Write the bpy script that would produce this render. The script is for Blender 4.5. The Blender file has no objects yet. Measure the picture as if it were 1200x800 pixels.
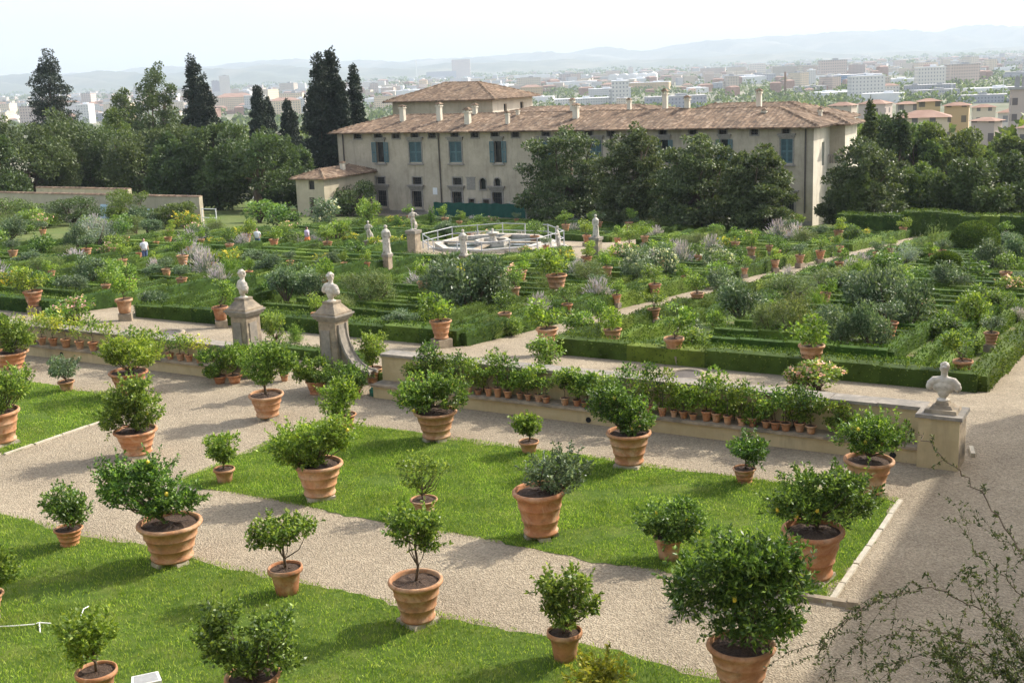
import bpy, math, random
import numpy as np
from mathutils import Vector, Matrix

random.seed(11)
SC = bpy.context.scene
COL = SC.collection
R = math.radians

# ------------------------------------------------------------------ camera model (garden axes: X along the wall, Y down the garden)
FPX = 1400.0
CH = 9.5
def cam_axes(pitch, roll, yaw):
    p, r, y = R(pitch), R(roll), R(yaw)
    F = (-math.sin(y)*math.cos(p), math.cos(y)*math.cos(p), -math.sin(p))
    Rt = (math.cos(y), math.sin(y), 0)
    U = (Rt[1]*F[2]-Rt[2]*F[1], Rt[2]*F[0]-Rt[0]*F[2], Rt[0]*F[1]-Rt[1]*F[0])
    c, s = math.cos(r), math.sin(r)
    return np.array(F), np.array([c*a-s*b for a, b in zip(Rt, U)]), np.array([s*a+c*b for a, b in zip(Rt, U)])
CF, CR, CU = cam_axes(12.8, 2.4, 30.4)
CP = np.array([0, 0, CH])
FH = CF*np.array([1, 1, 0]); FH = FH/np.linalg.norm(FH)
RH = np.array([FH[1], -FH[0], 0])
def ray(x, y): return CF + (x-600)/FPX*CR - (y-400)/FPX*CU
V0, SL = 33.0, .087
def gz(v):                                   # ground height down the garden and out to the plain
    if v < V0: return 0.0
    if v < 135: return -SL*(v-V0)
    z1 = -SL*(135-V0)
    if v < 175: return z1
    if v < 620:
        t = (v-175)/445; t = t*t*(3-2*t)
        return z1+(-40-z1)*t
    return -40.0
def G(x, y, z=None):                         # photo pixel -> point on the ground (or on the level z)
    d = ray(x, y)
    if z is not None:
        return CP + d*((z-CH)/d[2])
    t = CH/-d[2]
    if t*d[1] > V0:
        t = (CH - SL*V0)/(-d[2]-SL*d[1])
        p = CP+d*t
        if p[1] > 135:
            t = (gz(150)-CH)/d[2]
    return CP + d*t
def HV(x, y, v):                             # photo pixel -> point on the upright plane Y = v
    d = ray(x, y); return CP + d*(v/d[1])
def depth(p): return float(np.dot(np.array(p)-CP, CF))
def ppm(p): return FPX/depth(p)
def proj(p):
    q = np.array(p)-CP; zc = float(np.dot(q, CF))
    return 600+FPX*float(np.dot(q, CR))/zc, 400-FPX*float(np.dot(q, CU))/zc

# ------------------------------------------------------------------ object helpers
def tag(o, label=None, cat=None, group=None, kind=None):
    if label: o['label'] = label
    if cat: o['category'] = cat
    if group: o['group'] = group
    if kind: o['kind'] = kind
    return o
def thing(name, label, cat, loc=(0, 0, 0), rz=0, group=None, scale=None):
    o = bpy.data.objects.new(name, None); COL.objects.link(o)
    o.location = tuple(float(c) for c in loc); o.rotation_euler = (0, 0, rz)
    if scale is not None: o.scale = scale
    o.empty_display_size = .3
    return tag(o, label, cat, group)
def clone(o, parent=None):
    c = o.copy(); COL.objects.link(c); c.parent = parent
    for ch in KIDS.get(o.name, []):
        k = clone(ch, c)
    return c
KIDS = {}

class MB:
    def __init__(s): s.V = []; s.F = []; s.n = 0
    def add(s, verts, faces):
        v = np.asarray(verts, dtype=np.float64).reshape(-1, 3)
        b = s.n; s.V.append(v); s.n += len(v)
        if isinstance(faces, np.ndarray): s.F.append(faces.astype(np.int64)+b)
        else:
            by = {}
            for f in faces: by.setdefault(len(f), []).append(f)
            for k, fs in by.items(): s.F.append(np.array(fs, dtype=np.int64)+b)
        return s
    def box(s, c, d, rz=0, tz=None):
        x, y, z = d[0]/2, d[1]/2, d[2]/2
        k = (1, 1) if tz is None else tz
        v = np.array([(-x, -y, -z), (x, -y, -z), (x, y, -z), (-x, y, -z), (-x*k[0], -y*k[1], z), (x*k[0], -y*k[1], z), (x*k[0], y*k[1], z), (-x*k[0], y*k[1], z)])
        if rz:
            cs, sn = math.cos(rz), math.sin(rz)
            v = np.stack([v[:, 0]*cs-v[:, 1]*sn, v[:, 0]*sn+v[:, 1]*cs, v[:, 2]], 1)
        return s.add(v+np.array(c), np.array([(0, 3, 2, 1), (4, 5, 6, 7), (0, 1, 5, 4), (1, 2, 6, 5), (2, 3, 7, 6), (3, 0, 4, 7)]))
    def bb(s, x0, x1, y0, y1, z0, z1): return s.box(((x0+x1)/2, (y0+y1)/2, (z0+z1)/2), (abs(x1-x0), abs(y1-y0), abs(z1-z0)))
    def lathe(s, prof, n=24, c=(0, 0, 0), cap0=True, cap1=True, wob=0, rng=None):
        a = np.linspace(0, 2*math.pi, n, endpoint=False); m = len(prof)
        V = []
        for i, (r, z) in enumerate(prof):
            rr = r*np.ones(n)
            if wob: rr = rr*(1+wob*np.sin(a*2+i*.3)+wob*.6*np.sin(a*3+1.3))
            V.append(np.stack([rr*np.cos(a)+c[0], rr*np.sin(a)+c[1], np.full(n, z+c[2])], 1))
        F = []
        for i in range(m-1):
            for j in range(n):
                k = (j+1) % n; F.append((i*n+j, i*n+k, (i+1)*n+k, (i+1)*n+j))
        s.add(np.concatenate(V), np.array(F))
        if cap0: s.F.append(np.array([[s.n-m*n+j for j in range(n)][::-1]]))
        if cap1: s.F.append(np.array([[s.n-n+j for j in range(n)]]))
        return s
    def tube(s, pts, rad, n=6, cap=True):
        pts = [np.array(p, float) for p in pts]; m = len(pts)
        if not hasattr(rad, '__len__'): rad = [rad]*m
        V = []
        for i, p in enumerate(pts):
            t = pts[min(i+1, m-1)]-pts[max(i-1, 0)]; t = t/(np.linalg.norm(t)+1e-9)
            u = np.cross(t, (0, 0, 1.) if abs(t[2]) < .9 else (1., 0, 0)); u /= np.linalg.norm(u)+1e-9
            w = np.cross(t, u)
            for j in range(n):
                a = 2*math.pi*j/n; V.append(p+rad[i]*(math.cos(a)*u+math.sin(a)*w))
        F = [(i*n+j, i*n+(j+1) % n, (i+1)*n+(j+1) % n, (i+1)*n+j) for i in range(m-1) for j in range(n)]
        s.add(V, np.array(F))
        if cap:
            s.F.append(np.array([[s.n-n+j for j in range(n)]])); s.F.append(np.array([[s.n-m*n+j for j in range(n)][::-1]]))
        return s
    def ell(s, c, r, n=12, m=8, rot=None):
        V = [(0, 0, -1.)]
        for i in range(1, m):
            p = math.pi*i/m
            for j in range(n):
                a = 2*math.pi*j/n; V.append((math.sin(p)*math.cos(a), math.sin(p)*math.sin(a), -math.cos(p)))
        V.append((0, 0, 1.))
        V = np.array(V)*np.array(r)
        if rot is not None: V = V @ np.array(Matrix(rot).transposed() if not isinstance(rot, Matrix) else rot.transposed())
        F = [(0, 1+(j+1) % n, 1+j) for j in range(n)]
        for i in range(m-2):
            for j in range(n):
                F.append((1+i*n+j, 1+i*n+(j+1) % n, 1+(i+1)*n+(j+1) % n, 1+(i+1)*n+j))
        L = 1+(m-1)*n
        F += [(L, 1+(m-2)*n+j, 1+(m-2)*n+(j+1) % n) for j in range(n)]
        return s.add(V+np.array(c), F)
    def prism(s, poly, z0, z1):
        n = len(poly)
        V = [(x, y, z0) for x, y in poly]+[(x, y, z1) for x, y in poly]
        F = [tuple(range(n))[::-1], tuple(range(n, 2*n))]+[(i, (i+1) % n, n+(i+1) % n, n+i) for i in range(n)]
        return s.add(V, F)
    def mesh(s, name, mat, smooth=False):
        me = bpy.data.meshes.new(name)
        V = np.concatenate(s.V) if s.V else np.zeros((0, 3))
        me.vertices.add(len(V)); me.vertices.foreach_set('co', V.ravel())
        idx = np.concatenate([f.ravel() for f in s.F]); tot = np.concatenate([np.full(len(f), f.shape[1]) for f in s.F])
        st = np.concatenate([[0], np.cumsum(tot)[:-1]])
        me.loops.add(len(idx)); me.loops.foreach_set('vertex_index', idx.astype(np.int32))
        me.polygons.add(len(tot)); me.polygons.foreach_set('loop_start', st.astype(np.int32))
        me.polygons.foreach_set('use_smooth', np.full(len(tot), bool(smooth)))
        me.update(calc_edges=True)
        me.materials.append(mat)
        return me
    def obj(s, name, mat, parent=None, smooth=False):
        o = bpy.data.objects.new(name, s.mesh(name, mat, smooth)); COL.objects.link(o)
        if parent is not None:
            o.parent = parent; KIDS.setdefault(parent.name, []).append(o)
        return o
def add_part(me, name, parent, label=None):
    o = bpy.data.objects.new(name, me); COL.objects.link(o); o.parent = parent
    KIDS.setdefault(parent.name, []).append(o)
    if label: o['label'] = label
    return o
def remesh(o, vs):
    m = o.modifiers.new('Remesh', 'REMESH'); m.mode = 'VOXEL'; m.voxel_size = vs; m.use_smooth_shade = True
    k = o.modifiers.new('Smooth', 'SMOOTH'); k.iterations = 2; k.factor = .4
    return o

# ------------------------------------------------------------------ materials
def newmat(name):
    m = bpy.data.materials.new(name); m.use_nodes = True
    nt = m.node_tree; nt.nodes.clear()
    out = nt.nodes.new('ShaderNodeOutputMaterial'); b = nt.nodes.new('ShaderNodeBsdfPrincipled')
    nt.links.new(b.outputs[0], out.inputs[0])
    return m, nt, b, out
def ramp(nt, fac, stops):
    r = nt.nodes.new('ShaderNodeValToRGB'); nt.links.new(fac, r.inputs[0])
    e = r.color_ramp.elements
    while len(e) < len(stops): e.new(.5)
    for i, (p, c) in enumerate(stops): e[i].position = p; e[i].color = (*c, 1)
    return r.outputs[0]
def coords(nt, kind='Object', scale=None):
    t = nt.nodes.new('ShaderNodeTexCoord')
    o = t.outputs[kind]
    if kind == 'World':
        pass
    if scale:
        m = nt.nodes.new('ShaderNodeMapping'); m.inputs['Scale'].default_value = scale; nt.links.new(o, m.inputs[0]); o = m.outputs[0]
    return o
def noise(nt, vec, scale, detail=4, rough=.6, out='Fac', dist=0):
    n = nt.nodes.new('ShaderNodeTexNoise'); n.inputs['Scale'].default_value = scale; n.inputs['Detail'].default_value = detail
    n.inputs['Roughness'].default_value = rough; n.inputs['Distortion'].default_value = dist
    if vec is not None: nt.links.new(vec, n.inputs['Vector'])
    return n.outputs[out]
def mixc(nt, fac, a, b, mode='MIX'):
    m = nt.nodes.new('ShaderNodeMix'); m.data_type = 'RGBA'; m.blend_type = mode
    if isinstance(fac, (int, float)): m.inputs[0].default_value = fac
    else: nt.links.new(fac, m.inputs[0])
    for i, c in ((6, a), (7, b)):
        if isinstance(c, tuple): m.inputs[i].default_value = (*c, 1)
        else: nt.links.new(c, m.inputs[i])
    return m.outputs[2]
def bump(nt, b, h, strength=.5, dist=.02):
    n = nt.nodes.new('ShaderNodeBump'); n.inputs['Strength'].default_value = strength; n.inputs['Distance'].default_value = dist
    nt.links.new(h, n.inputs['Height']); nt.links.new(n.outputs[0], b.inputs['Normal'])
def geo(nt, out): return nt.nodes.new('ShaderNodeNewGeometry').outputs[out]
def m_noise(name, c1, c2, scale=4, rough=.85, bs=.3, bd=.02, fine=60, c3=None, spec=.3, space='Object'):
    m, nt, b, _ = newmat(name)
    v = coords(nt, space) if space != 'Position' else geo(nt, 'Position')
    f = noise(nt, v, scale, 5, .65)
    col = ramp(nt, f, [(.3, c1), (.7, c2)])
    if c3 is not None:
        g = noise(nt, v, scale*.35, 3, .6)
        gf = ramp(nt, g, [(.5, (0, 0, 0)), (.68, (1, 1, 1))])
        col = mixc(nt, gf, col, c3)
    nt.links.new(col, b.inputs['Base Color']); b.inputs['Roughness'].default_value = rough
    b.inputs['Specular IOR Level'].default_value = spec
    if bs: bump(nt, b, noise(nt, v, fine, 4, .7), bs, bd)
    return m
def m_leaf(name, dark, light, rough=.45, trans=.25, tip=None, big=.8, spec=.45):
    m, nt, b, out = newmat(name)
    rnd = geo(nt, 'Random Per Island')
    oi = nt.nodes.new('ShaderNodeObjectInfo').outputs['Random']
    col = ramp(nt, rnd, [(0, dark), (.6, tuple((a+b_)/2 for a, b_ in zip(dark, light))), (1, light if tip is None else tip)])
    pn = noise(nt, geo(nt, 'Position'), big, 2, .5)
    hs = nt.nodes.new('ShaderNodeHueSaturation'); nt.links.new(col, hs.inputs['Color'])
    a = nt.nodes.new('ShaderNodeMapRange'); a.inputs['To Min'].default_value = .7; a.inputs['To Max'].default_value = 1.35
    a.inputs['From Min'].default_value = .3; a.inputs['From Max'].default_value = .7
    nt.links.new(pn, a.inputs['Value']); nt.links.new(a.outputs[0], hs.inputs['Value'])
    h = nt.nodes.new('ShaderNodeMapRange'); h.inputs['To Min'].default_value = .485; h.inputs['To Max'].default_value = .512
    nt.links.new(oi, h.inputs['Value']); nt.links.new(h.outputs[0], hs.inputs['Hue'])
    nt.links.new(hs.outputs[0], b.inputs['Base Color']); b.inputs['Roughness'].default_value = rough
    b.inputs['Specular IOR Level'].default_value = spec
    tr = nt.nodes.new('ShaderNodeBsdfTranslucent'); mx = nt.nodes.new('ShaderNodeMixShader'); mx.inputs[0].default_value = trans
    br = mixc(nt, 1.0, hs.outputs[0], (1.9, 1.9, .9), 'MULTIPLY')
    nt.links.new(br, tr.inputs[0]); nt.links.new(b.outputs[0], mx.inputs[1]); nt.links.new(tr.outputs[0], mx.inputs[2])
    nt.links.new(mx.outputs[0], out.inputs[0])
    return m
M = {}
M['lemon'] = m_leaf('lemon leaves', (.055, .11, .016), (.17, .27, .045), .45, .3, tip=(.34, .43, .09), spec=.35)
M['lemon_bright'] = m_leaf('young lemon leaves', (.07, .13, .016), (.22, .32, .045), .45, .32, tip=(.36, .44, .08), spec=.35)
M['lemon_dark'] = m_leaf('orange leaves', (.035, .075, .014), (.11, .2, .034), .42, .26, tip=(.24, .35, .07), spec=.35)
M['olive'] = m_leaf('grey green leaves', (.045, .085, .04), (.13, .19, .09), .45, .2, tip=(.24, .3, .17))
M['wispy'] = m_leaf('fine olive green leaves', (.06, .095, .025), (.15, .2, .06), .6, .25, tip=(.22, .25, .09))
M['silver'] = m_leaf('silvery leaves', (.12, .16, .12), (.28, .33, .26), .7, .15)
M['bright'] = m_leaf('bright shrub leaves', (.07, .13, .02), (.18, .28, .05), .5, .3, tip=(.28, .36, .07))
M['yellowgreen'] = m_leaf('yellow green leaves', (.14, .17, .02), (.4, .4, .05), .5, .3, tip=(.62, .55, .06))
M['box'] = m_leaf('box leaves', (.032, .064, .012), (.09, .15, .026), .7, .2, tip=(.14, .2, .03), big=1.5, spec=.12)
M['oak'] = m_leaf('holm oak leaves', (.045, .074, .02), (.12, .165, .045), .55, .2, tip=(.07, .095, .035), big=.25)
M['oakl'] = m_leaf('lime green tree leaves', (.05, .085, .02), (.13, .185, .04), .55, .25, tip=(.15, .2, .04), big=.25)
M['magnolia'] = m_leaf('magnolia leaves', (.045, .07, .023), (.115, .15, .052), .5, .18, tip=(.15, .18, .08), big=.45, spec=.35)
M['cypress'] = m_leaf('cypress leaves', (.015, .027, .015), (.04, .06, .03), .6, .05, tip=(.035, .05, .028), big=.4)
M['grass'] = m_leaf('grass blades', (.09, .165, .018), (.225, .325, .045), .65, .35, tip=(.37, .43, .11), big=1.1, spec=.15)
M['weeds'] = m_leaf('ground cover leaves', (.06, .12, .018), (.15, .24, .04), .55, .3, tip=(.22, .3, .06), big=.35)
M['lav'] = m_leaf('lavender flower spikes', (.3, .25, .36), (.52, .45, .56), .8, .25)
M['pink'] = m_leaf('pink petals', (.6, .3, .33), (.8, .6, .58), .7, .3)
M['white_petal'] = m_leaf('white petals', (.45, .45, .35), (.7, .68, .58), .7, .3)
M['yellow_petal'] = m_leaf('yellow petals', (.45, .38, .04), (.65, .55, .07), .7, .3)
M['thicket'] = m_leaf('fine dark leaves', (.02, .032, .01), (.06, .085, .022), .6, .15, tip=(.11, .13, .035), spec=.2)
M['bark'] = m_noise('bark', (.06, .045, .03), (.16, .12, .085), 12, .9, .6, .01, 60)
M['soil'] = m_noise('potting soil', (.035, .022, .014), (.13, .085, .06), 30, .95, .9, .03, 90)
M['lemon_fruit'] = m_noise('lemon skin', (.65, .5, .05), (.75, .6, .08), 6, .4, .1)

def m_terra():
    m, nt, b, _ = newmat('terracotta')
    v = geo(nt, 'Position')
    f = noise(nt, v, 5, 5, .65); g = noise(nt, v, 2.1, 4, .7, dist=.5)
    oi = nt.nodes.new('ShaderNodeObjectInfo').outputs['Random']
    c = ramp(nt, f, [(.3, (.34, .145, .068)), (.7, (.52, .265, .135))])
    c2 = ramp(nt, oi, [(0, (.72, .68, .68)), (.35, (1, .95, .92)), (.7, (.9, 1, 1.05)), (1, (1.12, 1.2, 1.25))])
    c = mixc(nt, 1., c, c2, 'MULTIPLY')
    gf = ramp(nt, g, [(.48, (0, 0, 0)), (.72, (.8, .8, .8))])
    c = mixc(nt, gf, c, (.6, .44, .3))
    h = noise(nt, v, 3.3, 5, .75); hf = ramp(nt, h, [(.52, (0, 0, 0)), (.7, (.8, .8, .8))])
    c = mixc(nt, hf, c, (.19, .135, .085))
    nt.links.new(c, b.inputs['Base Color']); b.inputs['Roughness'].default_value = .85; b.inputs['Specular IOR Level'].default_value = .25
    bump(nt, b, noise(nt, v, 40, 4, .7), .35, .012)
    return m
M['terra'] = m_terra()
M['plinth'] = m_noise('plinth stone', (.26, .23, .17), (.46, .4, .3), 8, .9, .5, .02, 40)

def m_gravel():
    m, nt, b, _ = newmat('gravel')
    v = geo(nt, 'Position')
    vo = nt.nodes.new('ShaderNodeTexVoronoi'); vo.inputs['Scale'].default_value = 30; nt.links.new(v, vo.inputs['Vector'])
    bw = nt.nodes.new('ShaderNodeRGBToBW'); nt.links.new(vo.outputs['Color'], bw.inputs[0])
    c = ramp(nt, bw.outputs[0], [(.1, (.24, .2, .145)), (.5, (.315, .268, .195)), (.9, (.4, .345, .26))])
    g = noise(nt, v, .5, 6, .65); gf = ramp(nt, g, [(.35, (.82, .8, .78)), (.65, (1.08, 1.06, 1.03))])
    c = mixc(nt, 1., c, gf, 'MULTIPLY')
    g2 = noise(nt, v, 9, 4, .8); gf2 = ramp(nt, g2, [(.3, (.7, .68, .66)), (.6, (1.1, 1.1, 1.1))])
    c = mixc(nt, .7, c, gf2, 'MULTIPLY')
    nt.links.new(c, b.inputs['Base Color']); b.inputs['Roughness'].default_value = .92; b.inputs['Specular IOR Level'].default_value = .2
    bump(nt, b, vo.outputs['Distance'], .8, .03)
    return m
M['gravel'] = m_gravel()
M['lawn'] = m_noise('lawn turf', (.06, .11, .016), (.13, .19, .035), 3, .95, .8, .05, 55, c3=(.15, .19, .04), space='Position', spec=.1)
M['ground'] = m_noise('garden earth', (.07, .1, .03), (.15, .17, .06), .6, .95, .5, .05, 12, space='Position', c3=(.1, .14, .04), spec=.1)
M['bed'] = m_noise('bed earth under herbs', (.05, .08, .02), (.12, .17, .045), 1.2, .95, .8, .05, 20, space='Position', c3=(.17, .15, .08), spec=.1)
M['stone'] = m_noise('grey brown stone', (.22, .175, .12), (.4, .33, .24), 5, .9, .5, .02, 35, c3=(.16, .14, .11), space='Position')
M['coping'] = m_noise('coping stone', (.19, .17, .14), (.34, .3, .25), 4, .9, .5, .02, 35, c3=(.17, .16, .14), space='Position')
M['marble'] = m_noise('weathered marble', (.4, .36, .3), (.62, .57, .49), 9, .8, .5, .015, 30, c3=(.2, .18, .15))
M['curb'] = m_noise('pale curb stone', (.38, .34, .27), (.55, .5, .4), 6, .9, .5, .02, 40, space='Position')

def m_facade(name, a, b_, stain):
    m, nt, b, _ = newmat(name)
    v = geo(nt, 'Position')
    f = noise(nt, v, .55, 7, .7); c = ramp(nt, f, [(.3, a), (.7, b_)])
    mp = nt.nodes.new('ShaderNodeMapping'); mp.inputs['Scale'].default_value = (1.1, 1.1, .16); nt.links.new(v, mp.inputs[0])
    g = noise(nt, mp.outputs[0], 1., 5, .7); gf = ramp(nt, g, [(.5, (0, 0, 0)), (.75, (.8, .8, .8))])
    c = mixc(nt, gf, c, stain)
    nt.links.new(c, b.inputs['Base Color']); b.inputs['Roughness'].default_value = .93
    bump(nt, b, noise(nt, v, 6, 4, .7), .3, .03)
    return m
M['plaster'] = m_facade('aged ochre plaster', (.38, .3, .16), (.58, .48, .29), (.25, .2, .12))
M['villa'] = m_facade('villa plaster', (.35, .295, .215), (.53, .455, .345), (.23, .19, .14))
M['villa_sunlit'] = m_facade('villa plaster in sunlit tone', (.54, .49, .39), (.68, .62, .5), (.4, .35, .28))  # villa plaster lightened: sunlight on the side walls is put into the colour
M['cream'] = m_facade('cream render', (.42, .36, .25), (.54, .47, .34), (.3, .26, .19))
M['surround'] = m_noise('window stone', (.2, .18, .155), (.33, .3, .26), 6, .9, .3, .02, 20, space='Position')
M['shutter'] = m_noise('blue green shutter', (.085, .15, .16), (.12, .2, .21), 3, .6, .2, .01, 30, space='Position')
M['dark'] = m_noise('dark room glass', (.012, .014, .016), (.03, .033, .035), 2, .25, 0, space='Position')
M['wood'] = m_noise('dark wood', (.05, .035, .022), (.1, .07, .045), 6, .7, .2)
M['metal'] = m_noise('grey metal', (.3, .31, .32), (.42, .43, .44), 8, .45, .1)
M['pipe'] = m_noise('dark drainpipe', (.07, .06, .05), (.12, .1, .085), 8, .6, .1)
M['whitepaint'] = m_noise('white paint', (.68, .68, .66), (.8, .8, .78), 6, .5, .1)
M['hose'] = m_noise('green hose rubber', (.01, .12, .08), (.02, .19, .13), 8, .4, .1)
M['tarp'] = m_noise('green netting', (.008, .055, .04), (.015, .085, .062), 1.5, .8, .5, .05, 6, space='Position')
M['water'] = m_noise('still water', (.03, .045, .04), (.05, .065, .055), 1, .08, .1, .01, 3)
M['skin'] = m_noise('skin', (.45, .28, .2), (.5, .32, .23), 5, .6, 0)
M['denim'] = m_noise('blue trousers', (.05, .08, .15), (.08, .11, .19), 8, .9, .2)
M['shirt'] = m_noise('white shirt', (.65, .65, .66), (.75, .75, .75), 8, .9, .2)
M['orange_cloth'] = m_noise('orange skirt', (.55, .16, .06), (.65, .22, .08), 8, .9, .2)
M['lilac_cloth'] = m_noise('lilac shirt', (.5, .42, .55), (.6, .5, .62), 8, .9, .2)
M['hair'] = m_noise('brown hair', (.03, .02, .012), (.06, .04, .025), 20, .6, .3)

def m_tiles(name='roof tiles'):
    m, nt, b, _ = newmat(name)
    v = geo(nt, 'Position')
    vo = nt.nodes.new('ShaderNodeTexVoronoi'); vo.inputs['Scale'].default_value = 2.4; nt.links.new(v, vo.inputs['Vector'])
    bw = nt.nodes.new('ShaderNodeRGBToBW'); nt.links.new(vo.outputs['Color'], bw.inputs[0])
    c = ramp(nt, bw.outputs[0], [(.05, (.075, .046, .027)), (.35, (.135, .085, .05)), (.65, (.205, .135, .08)), (.95, (.3, .22, .15))])
    g = noise(nt, v, .35, 4, .7); gf = ramp(nt, g, [(.4, (.75, .75, .75)), (.65, (1.15, 1.12, 1.1))])
    c = mixc(nt, 1., c, gf, 'MULTIPLY')
    nt.links.new(c, b.inputs['Base Color']); b.inputs['Roughness'].default_value = .9
    return m
M['tiles'] = m_tiles()
def m_city(name, wall, win, sx=3.0, sz=3.1, ww=.34, wh=.45):
    # storeys and window bays of distant blocks
    m, nt, b, _ = newmat(name)
    v = coords(nt, 'Object')
    sp = nt.nodes.new('ShaderNodeSeparateXYZ'); nt.links.new(v, sp.inputs[0])
    def mth(op, a, b2):
        n = nt.nodes.new('ShaderNodeMath'); n.operation = op
        for i, q in enumerate((a, b2)):
            if isinstance(q, (int, float)): n.inputs[i].default_value = q
            elif q is not None: nt.links.new(q, n.inputs[i])
        return n.outputs[0]
    hsum = mth('ADD', sp.outputs[0], sp.outputs[1])
    fx = mth('FRACT', mth('DIVIDE', hsum, sx), 0); fz = mth('FRACT', mth('DIVIDE', sp.outputs[2], sz), 0)
    wx = mth('LESS_THAN', mth('ABSOLUTE', mth('SUBTRACT', fx, .5), 0), ww/2); wz = mth('LESS_THAN', mth('ABSOLUTE', mth('SUBTRACT', fz, .55), 0), wh/2)
    wm = mth('MULTIPLY', wx, wz)
    n = geo(nt, 'Normal'); sn = nt.nodes.new('ShaderNodeSeparateXYZ'); nt.links.new(n, sn.inputs[0])
    side = mth('LESS_THAN', mth('ABSOLUTE', sn.outputs[2], 0), .3)
    wm = mth('MULTIPLY', wm, side)
    oi = nt.nodes.new('ShaderNodeObjectInfo').outputs['Random']
    base = mixc(nt, 1., wall, ramp(nt, oi, [(0, (.8, .8, .85)), (.5, (1, 1, 1)), (1, (1.12, 1.05, .95))]), 'MULTIPLY')
    c = mixc(nt, wm, base, win)
    nt.links.new(c, b.inputs['Base Color']); b.inputs['Roughness'].default_value = .8
    return m
M['city_cream'] = m_city('cream block', (.6, .52, .4), (.16, .15, .14))
M['city_white'] = m_city('white block', (.6, .59, .56), (.25, .26, .28))
M['city_pink'] = m_city('rose block', (.5, .42, .37), (.15, .13, .13))
M['city_grey'] = m_city('grey block', (.4, .4, .42), (.14, .15, .17))
M['city_ochre'] = m_city('ochre block', (.5, .38, .22), (.15, .13, .1))
M['city_blue'] = m_city('blue glazed block', (.25, .35, .5), (.1, .16, .25), ww=.8)
M['shed'] = m_noise('warehouse wall', (.6, .6, .58), (.75, .74, .72), .1, .7, 0)
M['roof_white'] = m_noise('white sheet roof', (.62, .63, .64), (.8, .8, .79), .08, .6, 0)
M['roof_grey'] = m_noise('grey flat roof', (.3, .3, .3), (.42, .41, .4), .08, .8, 0)
M['roof_red'] = m_noise('red city roof', (.25, .15, .11), (.38, .25, .19), .3, .9, 0, space='Position')
M['hill'] = m_noise('wooded hill', (.045, .065, .035), (.12, .13, .07), .0035, .95, 0, c3=(.2, .19, .13), space='Position')
M['plain'] = m_noise('plain fields', (.09, .11, .05), (.24, .22, .15), .006, .95, 0, c3=(.3, .28, .22), space='Position')

# ------------------------------------------------------------------ foliage
def unit(rng, n):
    d = rng.normal(size=(n, 3)); return d/np.linalg.norm(d, axis=1, keepdims=True)
def leaves(mb, P, D, L, W, rng, N=None):
    n = len(P)
    if N is None: N = unit(rng, n)
    S = np.cross(D, N); S /= np.linalg.norm(S, axis=1, keepdims=True)+1e-9
    L = np.broadcast_to(L, (n,))[:, None]; W = np.broadcast_to(W, (n,))[:, None]
    a = P; b = P+D*L*.45+S*W*.5; c = P+D*L; d = P+D*L*.45-S*W*.5
    V = np.stack([a, b, c, d], 1).reshape(-1, 3)
    mb.add(V, np.arange(4*n).reshape(n, 4))
def clumps_of(blobs, k, rng, spread=.74, rr=(.28, .46)):
    out = []
    for (c, r) in blobs:
        r = np.array(r); kk = max(3, int(k))
        d = unit(rng, kk)*(rng.uniform(.35, 1, (kk, 1))**.5)*spread
        for q in d:
            out.append((np.array(c)+q*r, r*rng.uniform(*rr)*np.array([1, 1, .85])))
    return out
def cloud(mb, blobs, n, L, W, rng, k=14, up=.15, spread=.74, rr=(.28, .46), out=.8):
    cl = clumps_of(blobs, k, rng, spread, rr)
    w = np.array([np.prod(r)**(2/3) for _, r in cl]); w /= w.sum()
    cnt = rng.multinomial(n, w)
    for (c, r), m in zip(cl, cnt):
        if m < 1: continue
        d = unit(rng, m); rad = rng.uniform(.25, 1, (m, 1))**.45
        P = c+d*rad*r
        D = d*out+unit(rng, m)*.9+np.array([0, 0, up]); D /= np.linalg.norm(D, axis=1, keepdims=True)
        N = np.array([0, 0, .8])+unit(rng, m)*.9
        leaves(mb, P, D, L*rng.uniform(.65, 1.25, m), W*rng.uniform(.7, 1.2, m), rng, N)
    return cl
def sprigs(mb, blobs, m, L, W, rng, ln=(.1, .28)):
    for i in range(m):
        c, r_ = blobs[rng.integers(len(blobs))]; r_ = np.array(r_); d = unit(rng, 1)[0]; d[2] = d[2]*.6+.35; d /= np.linalg.norm(d)
        o = np.array(c)+d*r_*rng.uniform(.6, .95); g = d*.7+np.array([0, 0, .45])+rng.normal(size=3)*.25; g /= np.linalg.norm(g); l = rng.uniform(*ln); q = int(6+l*38)
        f = np.linspace(.1, 1, q)[:, None]; P = o+g*l*f; D = g*.55+unit(rng, q)*.75; D /= np.linalg.norm(D, axis=1, keepdims=True)
        leaves(mb, P, D, L*rng.uniform(.7, 1.1, q), W*rng.uniform(.7, 1.1, q), rng); mb.tube([o-g*.05, o+g*l], [.006, .002], 3, cap=False)
def branchy(mb, base, top, cl, rng, r0, nb=12, n=6):
    base = np.array(base, float); top = np.array(top, float)
    mid = (base+top)/2+rng.normal(size=3)*r0*1.2
    mb.tube([base, mid, top], [r0, r0*.8, r0*.6], n)
    idx = rng.permutation(len(cl))[:nb]
    for i in idx:
        c = cl[i][0]; s = top if rng.random() < .6 else mid
        m = (s+c)/2+np.array([0, 0, -.12*np.linalg.norm(c-s)])+rng.normal(size=3)*.05*np.linalg.norm(c-s)
        mb.tube([s, m, c], [r0*.45, r0*.3, r0*.12], 5, cap=False)
POTPROF = [(.29, 0), (.325, .015), (.335, .07), (.30, .1), (.32, .2), (.345, .31), (.361, .325), (.362, .35), (.354, .365), (.385, .52), (.402, .605), (.418, .62), (.42, .642), (.412, .66), (.43, .76), (.45, .87), (.495, .885), (.515, .93), (.51, .975), (.485, 1.0), (.455, .995), (.445, .96), (.44, .88)]
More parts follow.
